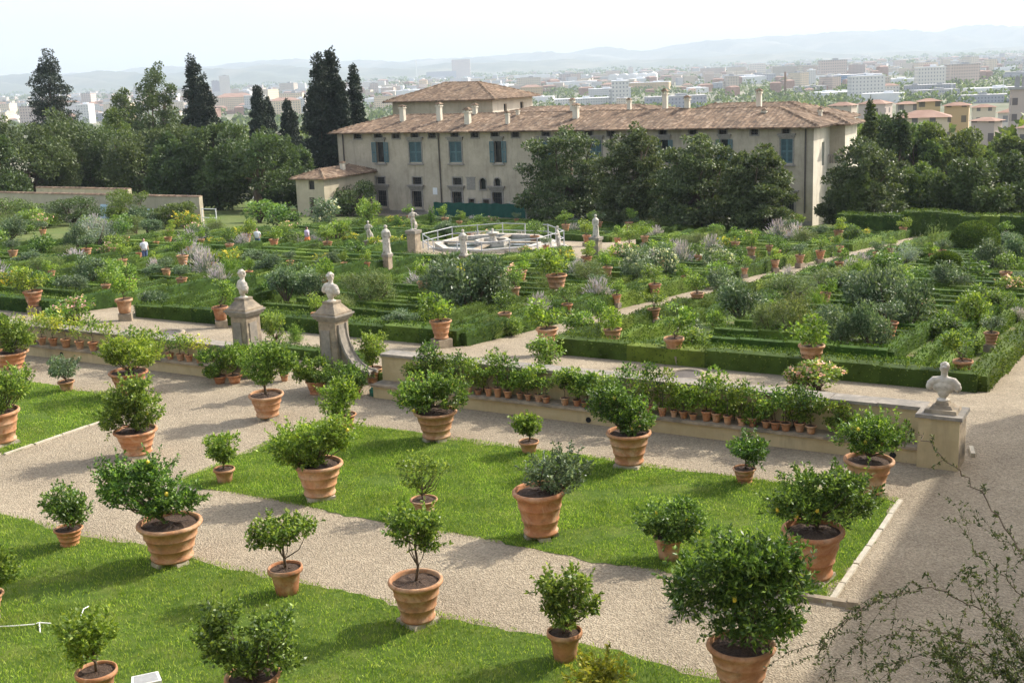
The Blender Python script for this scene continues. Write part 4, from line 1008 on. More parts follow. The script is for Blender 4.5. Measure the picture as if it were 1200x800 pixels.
POTS = [(38, 348, 23, 40, 30), (145, 357, 21, 46, 42), (124, 338, 12, 26, 20), (258, 366, 20, 42, 30), (371, 372, 14, 36, 38), (517, 384, 27, 48, 34), (592, 373, 17, 32, 28), (497, 336, 17, 38, 32), (604, 342, 13, 24, 28), (642, 393, 27, 46, 36), (665, 362, 14, 26, 28),
 (653, 330, 26, 36, 20), (688, 306, 14, 30, 18), (767, 368, 16, 30, 26), (768, 339, 16, 36, 24), (791, 404, 25, 42, 40), (818, 350, 17, 36, 24), (953, 414, 32, 44, 28), (1130, 431, 24, 60, 40), (968, 349, 14, 26, 16), (723, 351, 12, 20, 14), (213, 331, 14, 32, 26), (292, 322, 10, 26, 16),
 (383, 329, 18, 34, 22), (15, 298, 12, 28, 18), (197, 282, 10, 20, 14), (221, 293, 11, 26, 18), (236, 284, 8, 14, 14), (183, 287, 8, 18, 14), (163, 300, 8, 20, 14), (195, 320, 12, 26, 18), (146, 282, 12, 24, 16), (181, 310, 9, 18, 12), (295, 274, 9, 20, 14), (321, 285, 12, 26, 16), (269, 290, 11, 26, 18), (384, 288, 12, 24, 18),
 (400, 276, 10, 20, 14), (404, 312, 9, 20, 14), (552, 277, 9, 22, 14), (627, 281, 12, 26, 20), (688, 280, 11, 26, 20), (724, 283, 9, 20, 14), (756, 281, 10, 22, 18), (819, 304, 10, 22, 18), (846, 323, 14, 36, 24), (881, 295, 12, 26, 20), (909, 310, 11, 22, 14), (938, 304, 12, 26, 14),
 (804, 329, 12, 26, 16), (873, 319, 9, 20, 14), (902, 292, 9, 22, 18), (962, 299, 12, 26, 20), (984, 312, 11, 24, 16), (1029, 301, 12, 26, 18), (1044, 296, 9, 20, 14), (1094, 303, 11, 20, 12), (1059, 271, 10, 16, 10), (985, 293, 9, 22, 16), (1163, 397, 18, 34, 22), (105, 322, 10, 24, 14), (60, 322, 10, 24, 14), (250, 312, 9, 22, 16), (340, 310, 10, 24, 18), (430, 312, 9, 22, 16), (640, 292, 9, 22, 14), (745, 318, 11, 24, 16), (700, 340, 12, 26, 18)]
UP = [unit_pot_plant('potted_citrus', 400+i, m, c, n, L, W, t_, .5) for i, (m, c, n, L, W, t_) in enumerate([
    ('lemon', (2.0, 1.5), 900, .17, .09, .12), ('lemon_bright', (1.9, 1.3), 800, .17, .09, .05), ('lemon_dark', (2.0, 1.6), 900, .17, .09, .15), ('lemon', (2.2, 1.3), 900, .17, .09, .25), ('lemon_bright', (1.8, 1.6), 850, .17, .09, .2), ('olive', (2.0, 1.4), 1100, .15, .07, .15)])]
UPC = [(2.0, 1.62), (1.9, 1.35), (2.0, 1.75), (2.2, 1.55), (1.8, 1.8), (2.0, 1.55)]
items = []   # (proto, loc, scale3, rz, kindkey, region, px)
def region(p):
    u, v = p[0], p[1]
    c = COLS[0][2] if u > -21.2 else COLS[1][2] if u > -41.3 else COLS[2][2] if u > -60 else COLS[3][2]
    r = 'front' if v < 48 else 'middle' if v < 66 else 'back' if v < 90 else 'farthest'
    if u < -77: return 'left edge beds'
    if v < 33: return 'strip behind the wall'
    return f'{r} of {c}'
rg = np.random.default_rng(9)
taken = [(*G(1148, 300)[:2], 6), (*G(1112, 320)[:2], 3.5)]
def put_shrub(x, yb, w, h, kind, p=None):
    p = G(x, yb) if p is None else p; k = ppm(p); a = w/k/2/.8; b = h/k/1.28
    if kind in ('lav', 'blade', 'bladeb'): a = w/k/2/1.1; b = h/k/1.2
    pr = SH[kind][rg.integers(len(SH[kind]))]; p = p+FH*a*.5; p[2] = gz(p[1])
    items.append((pr, p, (a, a, b*.93), rg.uniform(0, 6), kind, region(p))); taken.append((p[0], p[1], a))
def put_pot(x, ry, w, cw, ch, p=None, s=None):
    if p is None:
        p = G(x, ry+w*.62); p = CP+(p-CP)*(1-.34/(CH-p[2])); k = ppm(p); s = w/k/1.03; p = p+FH*s*.3; p[2] = gz(p[1])+.34
        want = ch/k/s
    else: want = 1.5; k = 1; cw = 2*s
    j = int(np.argmin([abs(c[1]-want)+rg.uniform(0, .6) for c in UPC]))
    sx = s*min(1.25, max(.8, (cw/k/s)/UPC[j][0]))*.0+s
    p = np.array(p); p[2] = max(p[2], gz(p[1])+.3)
    items.append((UP[j], p, (sx, sx, s), rg.uniform(0, 6), 'pot', region(p))); taken.append((p[0], p[1], s))
for q in SHRUBS: put_shrub(*q)
for q in POTS: put_pot(*q)
# the smaller plants that fill the beds
mix = ['bright', 'bright', 'bright', 'olive', 'wispy', 'dark', 'dark', 'blade', 'bladeb', 'lav', 'yellow', 'olive', 'olive', 'wispy', 'pot', 'pot', 'pot', 'flowers']
for ci, (x0, x1, cn) in enumerate(COLS):
    for ri, (y0, y1, rn) in enumerate(ROWS):
        cnt = [[10, 14, 18, 12], [20, 18, 20, 22], [22, 24, 24, 20]][ri][ci]
        k_ = 0; tr = 0
        while k_ < cnt and tr < 900:
            tr += 1; u, v = rg.uniform(x0+1, x1-1), rg.uniform(y0+2.5, y1-1)
            if not clear((u, v), 12.5) or any((u-a)**2+(v-b)**2 < (c+.9)**2 for a, b, c in taken): continue
            px = proj((u, v, gz(v)))
            if px[0] < -30 or px[0] > 1230: continue
            kd = mix[rg.integers(len(mix))]; p = np.array([u, v, gz(v)])
            if kd == 'pot': put_pot(0, 0, 0, 0, 0, p, rg.uniform(.55, .85))
            else:
                kk = ppm(p); w = rg.uniform(1.0, 2.1)*kk; put_shrub(0, 0, w, w*rg.uniform(.4, .75), kd, p)
            k_ += 1
tr = 0; k_ = 0
while k_ < 34 and tr < 900:
    tr += 1; u, v = rg.uniform(-112, -77), rg.uniform(48, 84)
    if any((u-a)**2+(v-b)**2 < (c+1.2)**2 for a, b, c in taken): continue
    px = proj((u, v, gz(v)))
    if px[0] < -30 or px[1] > 330: continue
    p = np.array([u, v, gz(v)]); kd = mix[rg.integers(len(mix))]
    if kd == 'pot': put_pot(0, 0, 0, 0, 0, p, rg.uniform(.6, .9))
    else: kk = ppm(p); w = rg.uniform(1.6, 3.2)*kk; put_shrub(0, 0, w, w*rg.uniform(.5, .8), kd, p)
    k_ += 1
groups = {}
for it in items: groups.setdefault((it[4], it[5]), []).append(it)
for (kd, reg), lst in groups.items():
    lst.sort(key=lambda it: proj(it[1])[0])
    for i, it in enumerate(lst):
        c = clone(it[0]); c.location = tuple(float(q) for q in it[1]); c.scale = it[2]; c.rotation_euler = (0, 0, it[3])
        a, cat = ADJ[kd]
        tag(c, f'{a} at {reg}'+(f', {ordn(i)} from left' if len(lst) > 1 else ''), cat, 'plants in the parterre beds' if kd != 'pot' else 'potted citrus standing in the parterre beds')
def kill(t):
    for ch in KIDS.get(t.name, []): kill(ch)
    bpy.data.objects.remove(t)
for pr in protos+UP+[q for v in SH.values() for q in v]: kill(pr)
# clipped balls
for x, yb, w, h, lab in [(1148, 300, 54, 40, 'large clipped green dome at the right, before the tall hedge'), (1112, 320, 34, 24, 'smaller clipped dark green ball in front of the large dome')]:
    p = G(x, yb); k = ppm(p); a = w/k/2; b = h/k; p = p+FH*a*.6; p[2] = gz(p[1]); r2 = np.random.default_rng(int(x)); t = thing('topiary_dome', lab, 'topiary', p)
    mb = MB(); mb.ell((0, 0, b*.42), (a*.94, a*.94, b*.54), 28, 16); n = 9000; d = unit(r2, n); P = d*np.array([a, a, b*.57])*r2.uniform(.94, 1.02, (n, 1))+np.array([0, 0, b*.42]); m = P[:, 2] > 0
    D = d+unit(r2, n)*.7; D /= np.linalg.norm(D, axis=1, keepdims=True); leaves(mb, P[m], D[m], .13, .08, r2); mb.obj('foliage', M['box'], t)

# ================================================================== TREES
def tree(name, label, cx, top, w, v, kind, mat, seed, n=9000, L=.34, cb=.2, group=None, wide=1.0, W=None, k=11):
    r2 = np.random.default_rng(seed); tp = HV(cx, top, v); kk = ppm(tp); base = np.array([tp[0], v, gz(v)]); H = tp[2]-base[2]; a = w/kk/2*(1.3 if kind == 'cypress' else 1.15 if name == 'pine_tree' else 1)
    t = thing(name, label, 'tree', base, 0, group); z0 = H*cb; bl = []; W = W or L*.6
    if kind == 'broad':
        bl.append(((0, 0, z0+(H-z0)*.48), (a*.88, a*.88, (H-z0)*.5)))
        for i in range(10):
            th = r2.uniform(0, 6.28); zz = r2.uniform(.18, .85); rr = math.sqrt(max(.05, 1-((zz-.42)/.62)**2)); q = a*.66*rr
            bl.append(((q*math.cos(th), q*math.sin(th), z0+(H-z0)*zz), (a*.46, a*.46, (H-z0)*.22)))
        if cb < .05: bl.append(((0, 0, H*.2), (a*.82, a*.82, H*.2)))
        sp = .8
    elif kind == 'magnolia':
        bl.append(((0, 0, H*.3), (a*.85, a*.85, H*.3)))
        for i in range(20):
            zz = .05+.9*((i+.5)/20); rr = float(np.interp(zz, [0, .12, .35, .6, .85, 1], [.8, .98, 1, .88, .62, .3])); th = i*2.4+r2.normal()*.3; q = a*rr*.62
            bl.append(((q*math.cos(th), q*math.sin(th), H*zz*.97), (a*(.2+.3*rr), a*(.2+.3*rr), H*.1)))
        sp = .85
    elif kind == 'cypress':
        for i in range(15):
            f = i/14; rr = a*float(np.interp(f, [0, .12, .35, .65, .85, 1], [.7, .95, 1, .82, .58, .3]))*1.12
            bl.append(((r2.normal()*a*.08, r2.normal()*a*.08, z0+(H-z0)*(f*.95+.0)), (rr, rr, (H-z0)*.09)))
        sp = .85
    elif kind == 'pine':
        for i in range(22):
            zz = r2.uniform(.0, .93); rr = a*(1.05-zz*.75)*.72; th = r2.uniform(0, 6.28); q = r2.uniform(.2, 1)*rr
            bl.append(((q*math.cos(th), q*math.sin(th), z0+(H-z0)*zz), (a*.5, a*.5, (H-z0)*.13)))
        bl.append(((0, 0, z0+(H-z0)*.42), (a*.72, a*.72, (H-z0)*.4))); bl.append(((0, 0, H*.88), (a*.42, a*.42, H*.12))); sp = .7
    elif kind == 'cone':
        for i in range(15):
            f = i/14; rr = a*(1-f)**.8*.95+a*.06; th = r2.uniform(0, 6.28)
            bl.append(((rr*.2*math.cos(th), rr*.2*math.sin(th), z0+(H-z0)*f*.97), (rr, rr, (H-z0)*.07)))
        sp = .85
    mb = MB(); cl = cloud(mb, bl, n, L, W, r2, k=k, spread=sp, up=.1); mb.obj('crown', M[mat], t)
    mb = MB(); branchy(mb, (0, 0, -.3), (0, 0, max(z0, H*.35)), cl, r2, max(.12, a*.09), 16, 8)
    if kind in ('cypress', 'cone'): mb.tube([(0, 0, 0), (0, 0, H*.85)], [a*.09, .04], 6)
    mb.obj('trunk', M['bark'], t, True); return t
# magnolias before the villa
for i, (cx, top, w, v) in enumerate([(661, 148, 120, 116), (741, 146, 92, 114), (815, 157, 114, 111), (888, 170, 86, 109)]):
    tree('magnolia_tree', ['dark rounded magnolia before the villa, leftmost and widest of the four', 'tall dark magnolia before the villa, second from the left of the four', 'dark magnolia before the villa, third from the left of the four', 'smallest dark magnolia before the villa, rightmost of the four'][i], cx, top, w, v, 'magnolia', 'magnolia', 500+i, 24000, .34, .01, 'magnolias before the villa')
tree('evergreen_bush', 'dark evergreen bush growing against the annex wall', 412, 213, 56, 118.5, 'broad', 'oak', 510, 5000, .28, .02)
# dark woods on the left
WOODS = [(22, 132, 124, 118, 'oak', 'large dark holm oak at the far left edge of the woods'), (-20, 150, 90, 105, 'oak', 'dark holm oak cut by the left edge of the photo'), (92, 138, 96, 130, 'oak', 'dark grey green oak behind the low white wall, left side'), (122, 130, 80, 140, 'oakl', 'lighter lime green tree above the left woods'),
 (165, 147, 104, 128, 'oak', 'round dark oak in the middle of the left woods'), (212, 143, 90, 134, 'oak', 'dark oak right of the middle of the left woods'), (250, 147, 92, 124, 'oak', 'broad dark oak behind the right end of the white wall'), (298, 146, 124, 118, 'oak', 'large dark oak with a bare trunk, rightmost of the left woods'), (330, 156, 64, 128, 'oak', 'dark oak touching the annex at the edge of the left woods'), (60, 150, 60, 125, 'oak', 'dark oak between the far left oak and the white wall'), (195, 160, 60, 120, 'oak', 'dark low oak just behind the white wall')]
for i, (cx, top, w, v, m, lab) in enumerate(WOODS):
    tree('holm_oak' if m == 'oak' else 'lime_tree', lab, cx, top, w, v, 'broad', m, 520+i, 24000, .44, .03 if cx not in (298,) else .2, 'trees of the left woods')
TALLS = [('cypress_tree', 52, 61, 40, 165, 'cypress', 'tall blunt cypress standing alone at the far left'), ('pine_tree', 176, 73, 58, 158, 'magnolia', 'open crowned dark pine left of the double cypress'), ('pine_tree', 140, 103, 44, 160, 'magnolia', 'shorter pine beside the tall open crowned pine'),
 ('cypress_tree', 224, 67, 24, 160, 'cypress', 'taller stem of the twin cypress left of centre'), ('cypress_tree', 238, 92, 26, 158, 'cypress', 'shorter stem of the twin cypress left of centre'), ('cypress_tree', 302, 103, 22, 165, 'cypress', 'small pointed cypress between the twin cypress and the villa'), ('cypress_tree', 313, 118, 16, 167, 'cypress', 'small cypress half behind the small pointed one'), ('cypress_tree', 336, 121, 20, 160, 'cypress', 'low cypress just left of the villa trees'),
 ('cypress_tree', 371, 68, 34, 142, 'cypress', 'tall dark cypress at the left corner of the villa, left of the group'), ('cypress_tree', 386, 59, 30, 144, 'cypress', 'tallest cypress at the left corner of the villa'), ('cypress_tree', 398, 96, 22, 143, 'cypress', 'shorter cypress filling the gap in the group by the villa'), ('cypress_tree', 413, 80, 22, 148, 'cypress', 'slim cypress right of the group by the villa')]
for i, (nm, cx, top, w, v, kd, lab) in enumerate(TALLS):
    tree(nm, lab, cx, top, w, v, kd, 'cypress' if kd == 'cypress' else 'oak', 550+i, 30000 if kd == 'cypress' else 22000, .42, .04 if kd == 'cypress' else .25, None, k=16 if kd == 'cypress' else 9)
RIGHT = [(1012, 162, 96, 122, 'magnolia', 'magnolia', 'large dark magnolia beside the right corner of the villa'), (1020, 117, 40, 150, 'cone', 'oak', 'dark conifer rising behind the right corner of the villa'), (1042, 132, 54, 160, 'broad', 'oak', 'dark tree right of the conifer behind the villa'), (1072, 146, 74, 165, 'broad', 'oakl', 'mid green tree in the right woods, left of the round lime one'),
 (1110, 146, 84, 168, 'broad', 'oakl', 'round yellow green tree in the middle of the right woods'), (1078, 194, 74, 132, 'broad', 'oakl', 'green tree right of the large magnolia'), (1118, 200, 50, 126, 'broad', 'oak', 'dark bushy tree above the tall hedge'), (1165, 178, 104, 124, 'broad', 'oak', 'broad dark green tree above the right end of the tall hedge'), (1205, 182, 76, 128, 'broad', 'oak', 'dark tree at the right edge of the photo'),
 (1145, 172, 50, 175, 'broad', 'oakl', 'pale green tree behind the broad dark one on the right'), (1185, 158, 50, 190, 'broad', 'oakl', 'distant light green tree at the right edge'), (1000, 205, 40, 119, 'broad', 'oak', 'low dark tree beside the villa entrance'), (1050, 190, 46, 140, 'broad', 'oak', 'dark tree filling the gap behind the large magnolia'), (1140, 150, 36, 230, 'broad', 'oakl', 'small far tree among the houses on the right'), (1195, 150, 40, 220, 'broad', 'oakl', 'far tree near the houses at the right edge'), (1165, 160, 40, 240, 'broad', 'oakl', 'far round tree between houses on the right'), (1030, 150, 44, 175, 'broad', 'oakl', 'green tree behind the conifer and the villa roof')]
for i, (cx, top, w, v, kd, m, lab) in enumerate(RIGHT):
    tree({'magnolia': 'magnolia_tree', 'oak': 'holm_oak', 'oakl': 'lime_tree'}[m] if kd != 'cone' else 'conifer_tree', lab, cx, top, w, v, kd, m, 580+i, 18000, .36 if v < 150 else .45, .08, 'trees of the right woods')
for i, (cx, top, w, v, m, lab) in enumerate([(16, 233, 88, 84, 'oakl', 'leafy green tree at the left edge in front of the white wall'), (80, 232, 70, 85, 'oak', 'dark leaning bushy tree before the white wall'), (150, 224, 64, 86, 'oakl', 'airy round tree rising above the white wall coping'), (203, 238, 52, 86.5, 'oakl', 'small rounded tree before the right end of the white wall'), (45, 250, 50, 80, 'oakl', 'low green tree between the two left trees by the wall')]):
    tree('garden_tree', lab, cx, top, w, v, 'broad', m, 620+i, 6000, .2, .12)
# ================================================================== TRAILING SHRUB AT THE TERRACE EDGE
def near_pt(x, y, D): d = ray(x, y); return CP+d/np.linalg.norm(d)*D
ROOT = np.array([.9, 3.3, 7.75])
t = thing('trailing_shrub', 'sparse small leaved shrub with arching sprays in the bottom right corner', 'shrub', ROOT)
r3 = np.random.default_rng(31); st = MB(); lf = MB()
def spray(pts, D, r=.006, dens=60, side=12, sl=.22):
    r *= .55; dens = int(dens*1.1); side = int(side*1.0)
    P = [near_pt(x, y, D*(1+.02*r3.normal()))-ROOT for x, y in pts]
    # resample
    Q = []
    for i in range(len(P)-1):
        for f in np.linspace(0, 1, 6, endpoint=False): Q.append(P[i]+(P[i+1]-P[i])*f+r3.normal(size=3)*.006)
    Q.append(P[-1]); n = len(Q); st.tube(Q, list(np.linspace(r, r*.3, n)), 5)
    def leafy(Q, m):
        idx = r3.integers(0, len(Q)-1, m); f = r3.random((m, 1)); A = np.array(Q); B = A[idx]+(A[np.minimum(idx+1, len(Q)-1)]-A[idx])*f
        tdir = A[np.minimum(idx+1, len(Q)-1)]-A[idx]; tdir /= np.linalg.norm(tdir, axis=1, keepdims=True)+1e-9; D_ = tdir*.6+unit(r3, m)*.8; D_ /= np.linalg.norm(D_, axis=1, keepdims=True)
        leaves(lf, B, D_, r3.uniform(.01, .02, m), .006, r3)
    leafy(Q, dens)
    for s in range(side):
        i = r3.integers(1, n-1); d = (Q[min(i+1, n-1)]-Q[i-1]); d /= np.linalg.norm(d)+1e-9; d = d*.7+unit(r3, 1)[0]*.7; L = sl*r3.uniform(.4, 1.2); S = [Q[i], Q[i]+d*L*.5+np.array([0, 0, .01]), Q[i]+d*L+np.array([0, 0, -.03])]
        st.tube(S, [r*.4, r*.3, r*.15], 4); leafy(S, int(14+L*110))
spray([(1215, 670), (1178, 615), (1135, 560), (1100, 530), (1074, 508), (1060, 494)], 4.6, .006, 90, 8, .09)
spray([(1240, 800), (1195, 745), (1150, 715), (1100, 690), (1050, 695), (1010, 712), (975, 738), (958, 762)], 4.4, .006, 160, 26, .2)
spray([(1240, 830), (1180, 775), (1120, 745), (1060, 735), (1000, 760), (960, 795)], 4.3, .005, 150, 26, .2)
spray([(1240, 840), (1190, 800), (1140, 770), (1080, 765), (1030, 785)], 4.2, .005, 160, 26, .2)
spray([(1240, 760), (1200, 700), (1165, 665), (1140, 640), (1130, 610)], 4.6, .004, 50, 9, .1)
spray([(1230, 700), (1205, 660), (1185, 640), (1160, 622), (1125, 605)], 4.8, .003, 50, 8, .1)
spray([(1250, 860), (1210, 790), (1185, 750), (1160, 700), (1140, 660)], 4.1, .004, 140, 26, .18)
for i in range(6):
    a = r3.uniform(1120, 1240); spray([(a+40, 860), (a+10, 820), (a, 790), (a-20, 765)], 3.9, .004, 150, 22, .13)
for x, y in ((1215, 670), (1240, 800), (1240, 830), (1240, 840), (1240, 760), (1230, 700), (1250, 860)):
    a = near_pt(x, y, 4.4)-ROOT; st.tube([(r3.normal()*.05, 0, 0), a*.5+np.array([0, 0, -.15]), a], [.01, .007, .003], 5)
lf.obj('foliage', M['thicket'], t); st.obj('stems', M['bark'], t, True)
# ================================================================== VILLA
VV = 126.3
UL, UR = HV(398, 200, VV)[0], HV(953, 200, VV)[0]
ZB, ZE = gz(VV)-.3, HV(700, 151, VV-.8)[2]+.1
def wall_holes(mb, u0, u1, z0, z1, v, holes, dep=.4, flip=False, axis='y'):
    us = sorted({u0, u1}|{h[0] for h in holes}|{h[1] for h in holes}); zs = sorted({z0, z1}|{h[2] for h in holes}|{h[3] for h in holes})
    def P(u, z, d=0): return (u, v+d, z) if axis == 'y' else (v-d, u, z)
    for i in range(len(us)-1):
        for j in range(len(zs)-1):
            cu, cz = (us[i]+us[i+1])/2, (zs[j]+zs[j+1])/2
            if any(h[0] < cu < h[1] and h[2] < cz < h[3] for h in holes): continue
            q = [P(us[i], zs[j]), P(us[i+1], zs[j]), P(us[i+1], zs[j+1]), P(us[i], zs[j+1])]
            mb.add(q, [(0, 1, 2, 3)])
    for a, b, c, d in holes:
        for (s, t) in (((a, c), (b, c)), ((b, c), (b, d)), ((b, d), (a, d)), ((a, d), (a, c))):
            mb.add([P(*s), P(*t), P(*t, dep), P(*s, dep)], [(0, 1, 2, 3)])
def hip_roof(name, parent, u0, u1, v0, v1, ze, slope, over=.9, org=(0, 0, 0), grid=.16, per=.52, th=.16, mat='tiles'):
    u0 -= over; u1 += over; v0 -= over; v1 += over; nx = max(4, int((u1-u0)/grid)); ny = max(4, int((v1-v0)/grid))
    X, Y = np.meshgrid(np.linspace(u0, u1, nx), np.linspace(v0, v1, ny)); d = np.stack([X-u0, u1-X, Y-v0, v1-Y]); m = d.min(0); w = d.argmin(0)
    c = np.where(w < 2, Y, X); Z = ze-over*slope+m*slope+.085*np.abs(np.sin(np.pi*c/per))+.03*np.sin(X*.7+Y*.3)
    srt = np.sort(d, 0); Z += .16*np.clip(1-(srt[1]-srt[0])/.3, 0, 1)*(m > .2)
    mb = MB(); V = np.stack([X-org[0], Y-org[1], Z-org[2]], -1).reshape(-1, 3); I = np.arange(nx*ny).reshape(ny, nx)
    mb.add(V, np.stack([I[:-1, :-1], I[:-1, 1:], I[1:, 1:], I[1:, :-1]], -1).reshape(-1, 4))
    z = ze-over*slope-org[2]
    mb.bb(u0-org[0]+.03, u1-org[0]-.03, v0-org[1]+.03, v1-org[1]-.03, z-.06, z-.02)
    mb.bb(u0-org[0], u1-org[0], v0-org[1]-.02, v0-org[1]+.05, z-.05, z+.1)
    return mb.obj(name, M[mat], parent)
VO = ((UL+UR)/2, VV, gz(VV))
vt = thing('villa', 'long three storey stone coloured villa with blue green shutters and tiled hip roof', 'building', VO)
def lo(u, v, z): return (u-VO[0], v-VO[1], z-VO[2])
def wpx(x, y, w, h):     # a rectangle seen on the facade -> (u0,u1,z0,z1)
    a, b = HV(x-w/2, y, VV), HV(x+w/2, y, VV); c, d = HV(x, y+h/2, VV), HV(x, y-h/2, VV); return [a[0]-VO[0], b[0]-VO[0], c[2]-VO[2], d[2]-VO[2]]
SMALL = [419, 443, 464, 486, 506.5, 533, 556.5, 580, 604, 640, 664, 690, 716, 742, 777, 812, 847, 884, 921]
MAIN = [(446, 1), (487, 0), (534, 0), (584, 1), (640, 0), (698, 0), (740, 0), (779, 1), (816, 0), (849, 1), (922, 0)]
holes = []; wins = []
zs_ = wpx(640, 157, 8, 8)
for x in SMALL: h = wpx(x, 157.5, 8.4, 8); h[2:] = [zs_[2]+.05, zs_[3]-.02]; wins.append(('small', h))
zm = wpx(600, 178, 14, 25)
for x, op in MAIN: h = wpx(x, 178, 9 if op else 14, 25); h[2:] = zm[2:]; wins.append(('open' if op else 'shut', h))
zr = wpx(489, 212, 10, 8)
for x in (446, 489, 536): h = wpx(x, 212, 10, 8); h[2:] = zr[2:]; wins.append(('small', h))
zg = wpx(520, 234, 10, 19)
for x in (448, 489, 536, 583, 925): h = wpx(x, 234, 11, 19); h[2:] = [zg[2], zg[3]]; wins.append(('ground', h))
for x in (566, 583): wins.append(('arch', wpx(x, 215.5, 7, 13)))
wins.append(('door', wpx(553, 240, 6, 13))); wins.append(('door', wpx(570, 240, 6.5, 12)))
holes = [tuple(h) for _, h in wins]
W0, W1, ZB_, ZE_ = UL-VO[0], UR-VO[0], ZB-VO[2], ZE-VO[2]
mb = MB(); wall_holes(mb, W0, W1, ZB_, ZE_, 0, holes)
mb.add([(W0, 0, ZB_), (W0, 11.0, ZB_), (W0, 11.0, ZE_), (W0, 0, ZE_), (W1, 11.0, ZB_), (W1, 11.0, ZE_)], [(0, 3, 2, 1), (1, 2, 5, 4)])
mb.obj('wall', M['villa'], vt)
mb = MB(); sh = [(3.2, 4.2, 6.1, 8.6)]; wall_holes(mb, 0, 11.0, ZB_, ZE_, W1, sh, axis='x'); mb.obj('side_wall', M['villa_sunlit'], vt)
o = MB().bb(W1-.3, W1-.26, 3.2, 4.2, 6.1, 8.6).obj('window', M['shutter'], vt)
for i in range(5): pass
rq = np.random.default_rng(4)
for kd, (a, b, c, d) in wins:
    w = b-a; h = d-c; cx = (a+b)/2
    mb = MB(); fw = .16 if kd != 'ground' else .24
    if kd in ('small', 'door'):
        mb.bb(a-fw, a, -.05, .1, c-fw, d+fw); mb.bb(b, b+fw, -.05, .1, c-fw, d+fw); mb.bb(a, b, -.05, .1, d, d+fw); mb.bb(a, b, -.05, .1, c-fw, c)
    elif kd == 'arch':
        mb.bb(a-fw, a, -.07, .1, c-fw, d-w*.5); mb.bb(b, b+fw, -.07, .1, c-fw, d-w*.5); mb.bb(a, b, -.09, .1, c-fw, c)
        P = [(cx+math.cos(q)*(w/2+fw/2), -.0, d-w*.5+math.sin(q)*(w/2+fw/2)) for q in np.linspace(0, math.pi, 11)]; mb.tube(P, fw/2, 6)
        for sgn in (-1, 1): mb.add([(cx+sgn*w/2, .02, d), (cx+sgn*w/2, .02, d-w*.5), (cx+sgn*w*.35, .02, d-w*.15), (cx, .02, d)], [(0, 1, 2, 3)])
    else:
        mb.bb(a-fw, a, -.07, .1, c-fw, d+fw); mb.bb(b, b+fw, -.07, .1, c-fw, d+fw); mb.bb(a, b, -.07, .1, d, d+fw); mb.bb(a-fw-.15, b+fw+.15, -.2, .1, c-fw-.16, c-fw-.01)
        e = .35 if kd != 'ground' else .45; mb.bb(a-e, b+e, -.32, .1, d+fw+.25, d+fw+.42); mb.bb(a-e+.12, b+e-.12, -.2, .1, d+fw+.02, d+fw+.25)
        if kd == 'ground': mb.bb(a-e-.08, b+e+.08, -.42, .1, d+fw+.42, d+fw+.55)
    f = mb.obj('window' if kd != 'door' else 'door', M['surround'], vt)
    mb = MB(); mb.bb(a, b, .3, .34, c, d); mb.obj('pane' if kd != 'door' else 'panel', M['dark'] if kd != 'door' else M['wood'], f)
    if kd in ('open', 'shut'):
        for s in (-1, 1):
            mb = MB(); lw = w/2 if kd == 'shut' else w*.48
            if kd == 'shut': x0, x1, y = (a, cx-.015, .1) if s < 0 else (cx+.015, b, .1)
            else: x0, x1, y = (a-lw-.1, a-.02, -.14) if s < 0 else (b+.02, b+lw+.1, -.14)
            for q in (x0, x1-.09): mb.bb(q, q+.09, y-.04, y+.04, c, d)
            for q in (c, (c+d)/2-.05, d-.1): mb.bb(x0+.09, x1-.09, y-.04, y+.04, q, q+.1)
            z = c+.12
            while z < d-.12: mb.bb(x0+.09, x1-.09, y-.03, y+.02, z, z+.07); z += .13
            mb.obj('shutter', M['shutter'], f)
    elif kd in ('ground', 'small'):
        mb = MB()
        for q in np.linspace(a, b, 5)[1:-1]: mb.tube([(q, .12, c), (q, .12, d)], .025, 4)
        for q in np.linspace(c, d, 4)[1:-1]: mb.tube([(a, .12, q), (b, .12, q)], .02, 4)
        mb.obj('grille', M['pipe'], f)
hip_roof('roof', vt, W0+VO[0], W1+VO[0], VV, VV+11.0, ZE, .3, .95, VO)
a, b, c, d = wpx(510, 224, 5, 8); MB().bb(a, b, -.04, -.002, c, d).obj('plaque', M['whitepaint'], vt)
a, b, c, d = wpx(552, 215.5, 10, 14); mb = MB(); mb.bb(a, b, -.03, -.002, c, d); mb.bb(a-.12, b+.12, -.06, -.031, d, d+.12); mb.obj('blind_window', M['surround'], vt)
for x, y0, y1 in ((513, 155, 246), (401, 157, 190), (944, 153, 250), (715, 153, 200)):
    t0, t1 = HV(x, y0, VV-.15), HV(x+(1.8 if x < 600 else -1), y1, VV-.15); mb = MB(); mb.tube([(t0[0]-VO[0], -.12, ZE_-.2), (t0[0]-VO[0], -.12, t1[2]-VO[2])], .09, 8); mb.obj('drainpipe', M['pipe'], vt)
a, b, c, d = wpx(700, 258, 100, 4); MB().bb(W0+.01, W1-.01, -.06, -.004, ZB_, .5).obj('base_course', M['surround'], vt)
def chimney(parent, x, yt, yb, w, v, cap='hip'):
    p, q = HV(x, yb, v), HV(x, yt, v); k = ppm(p); ww = w/k; h = q[2]-p[2]; mb = MB(); c = lo(p[0], v, p[2])
    mb.box((c[0], c[1], c[2]+h*.35-.5), (ww*.72, ww*.6, h*.7+1)); mb.box((c[0], c[1], c[2]+h*.72), (ww*.95, ww*.85, .12))
    for sx in (-1, 1):
        for sy in (-1, 1): mb.box((c[0]+sx*ww*.3, c[1]+sy*ww*.24, c[2]+h*.8), (.14, .14, h*.16))
    o = mb.obj('chimney', M['villa_sunlit'], parent)
    mb = MB(); mb.box((c[0], c[1], c[2]+h*.94), (ww*1.1, ww, h*.14), 0, (.25, .3)); mb.obj('chimney_cap', M['tiles'], o)
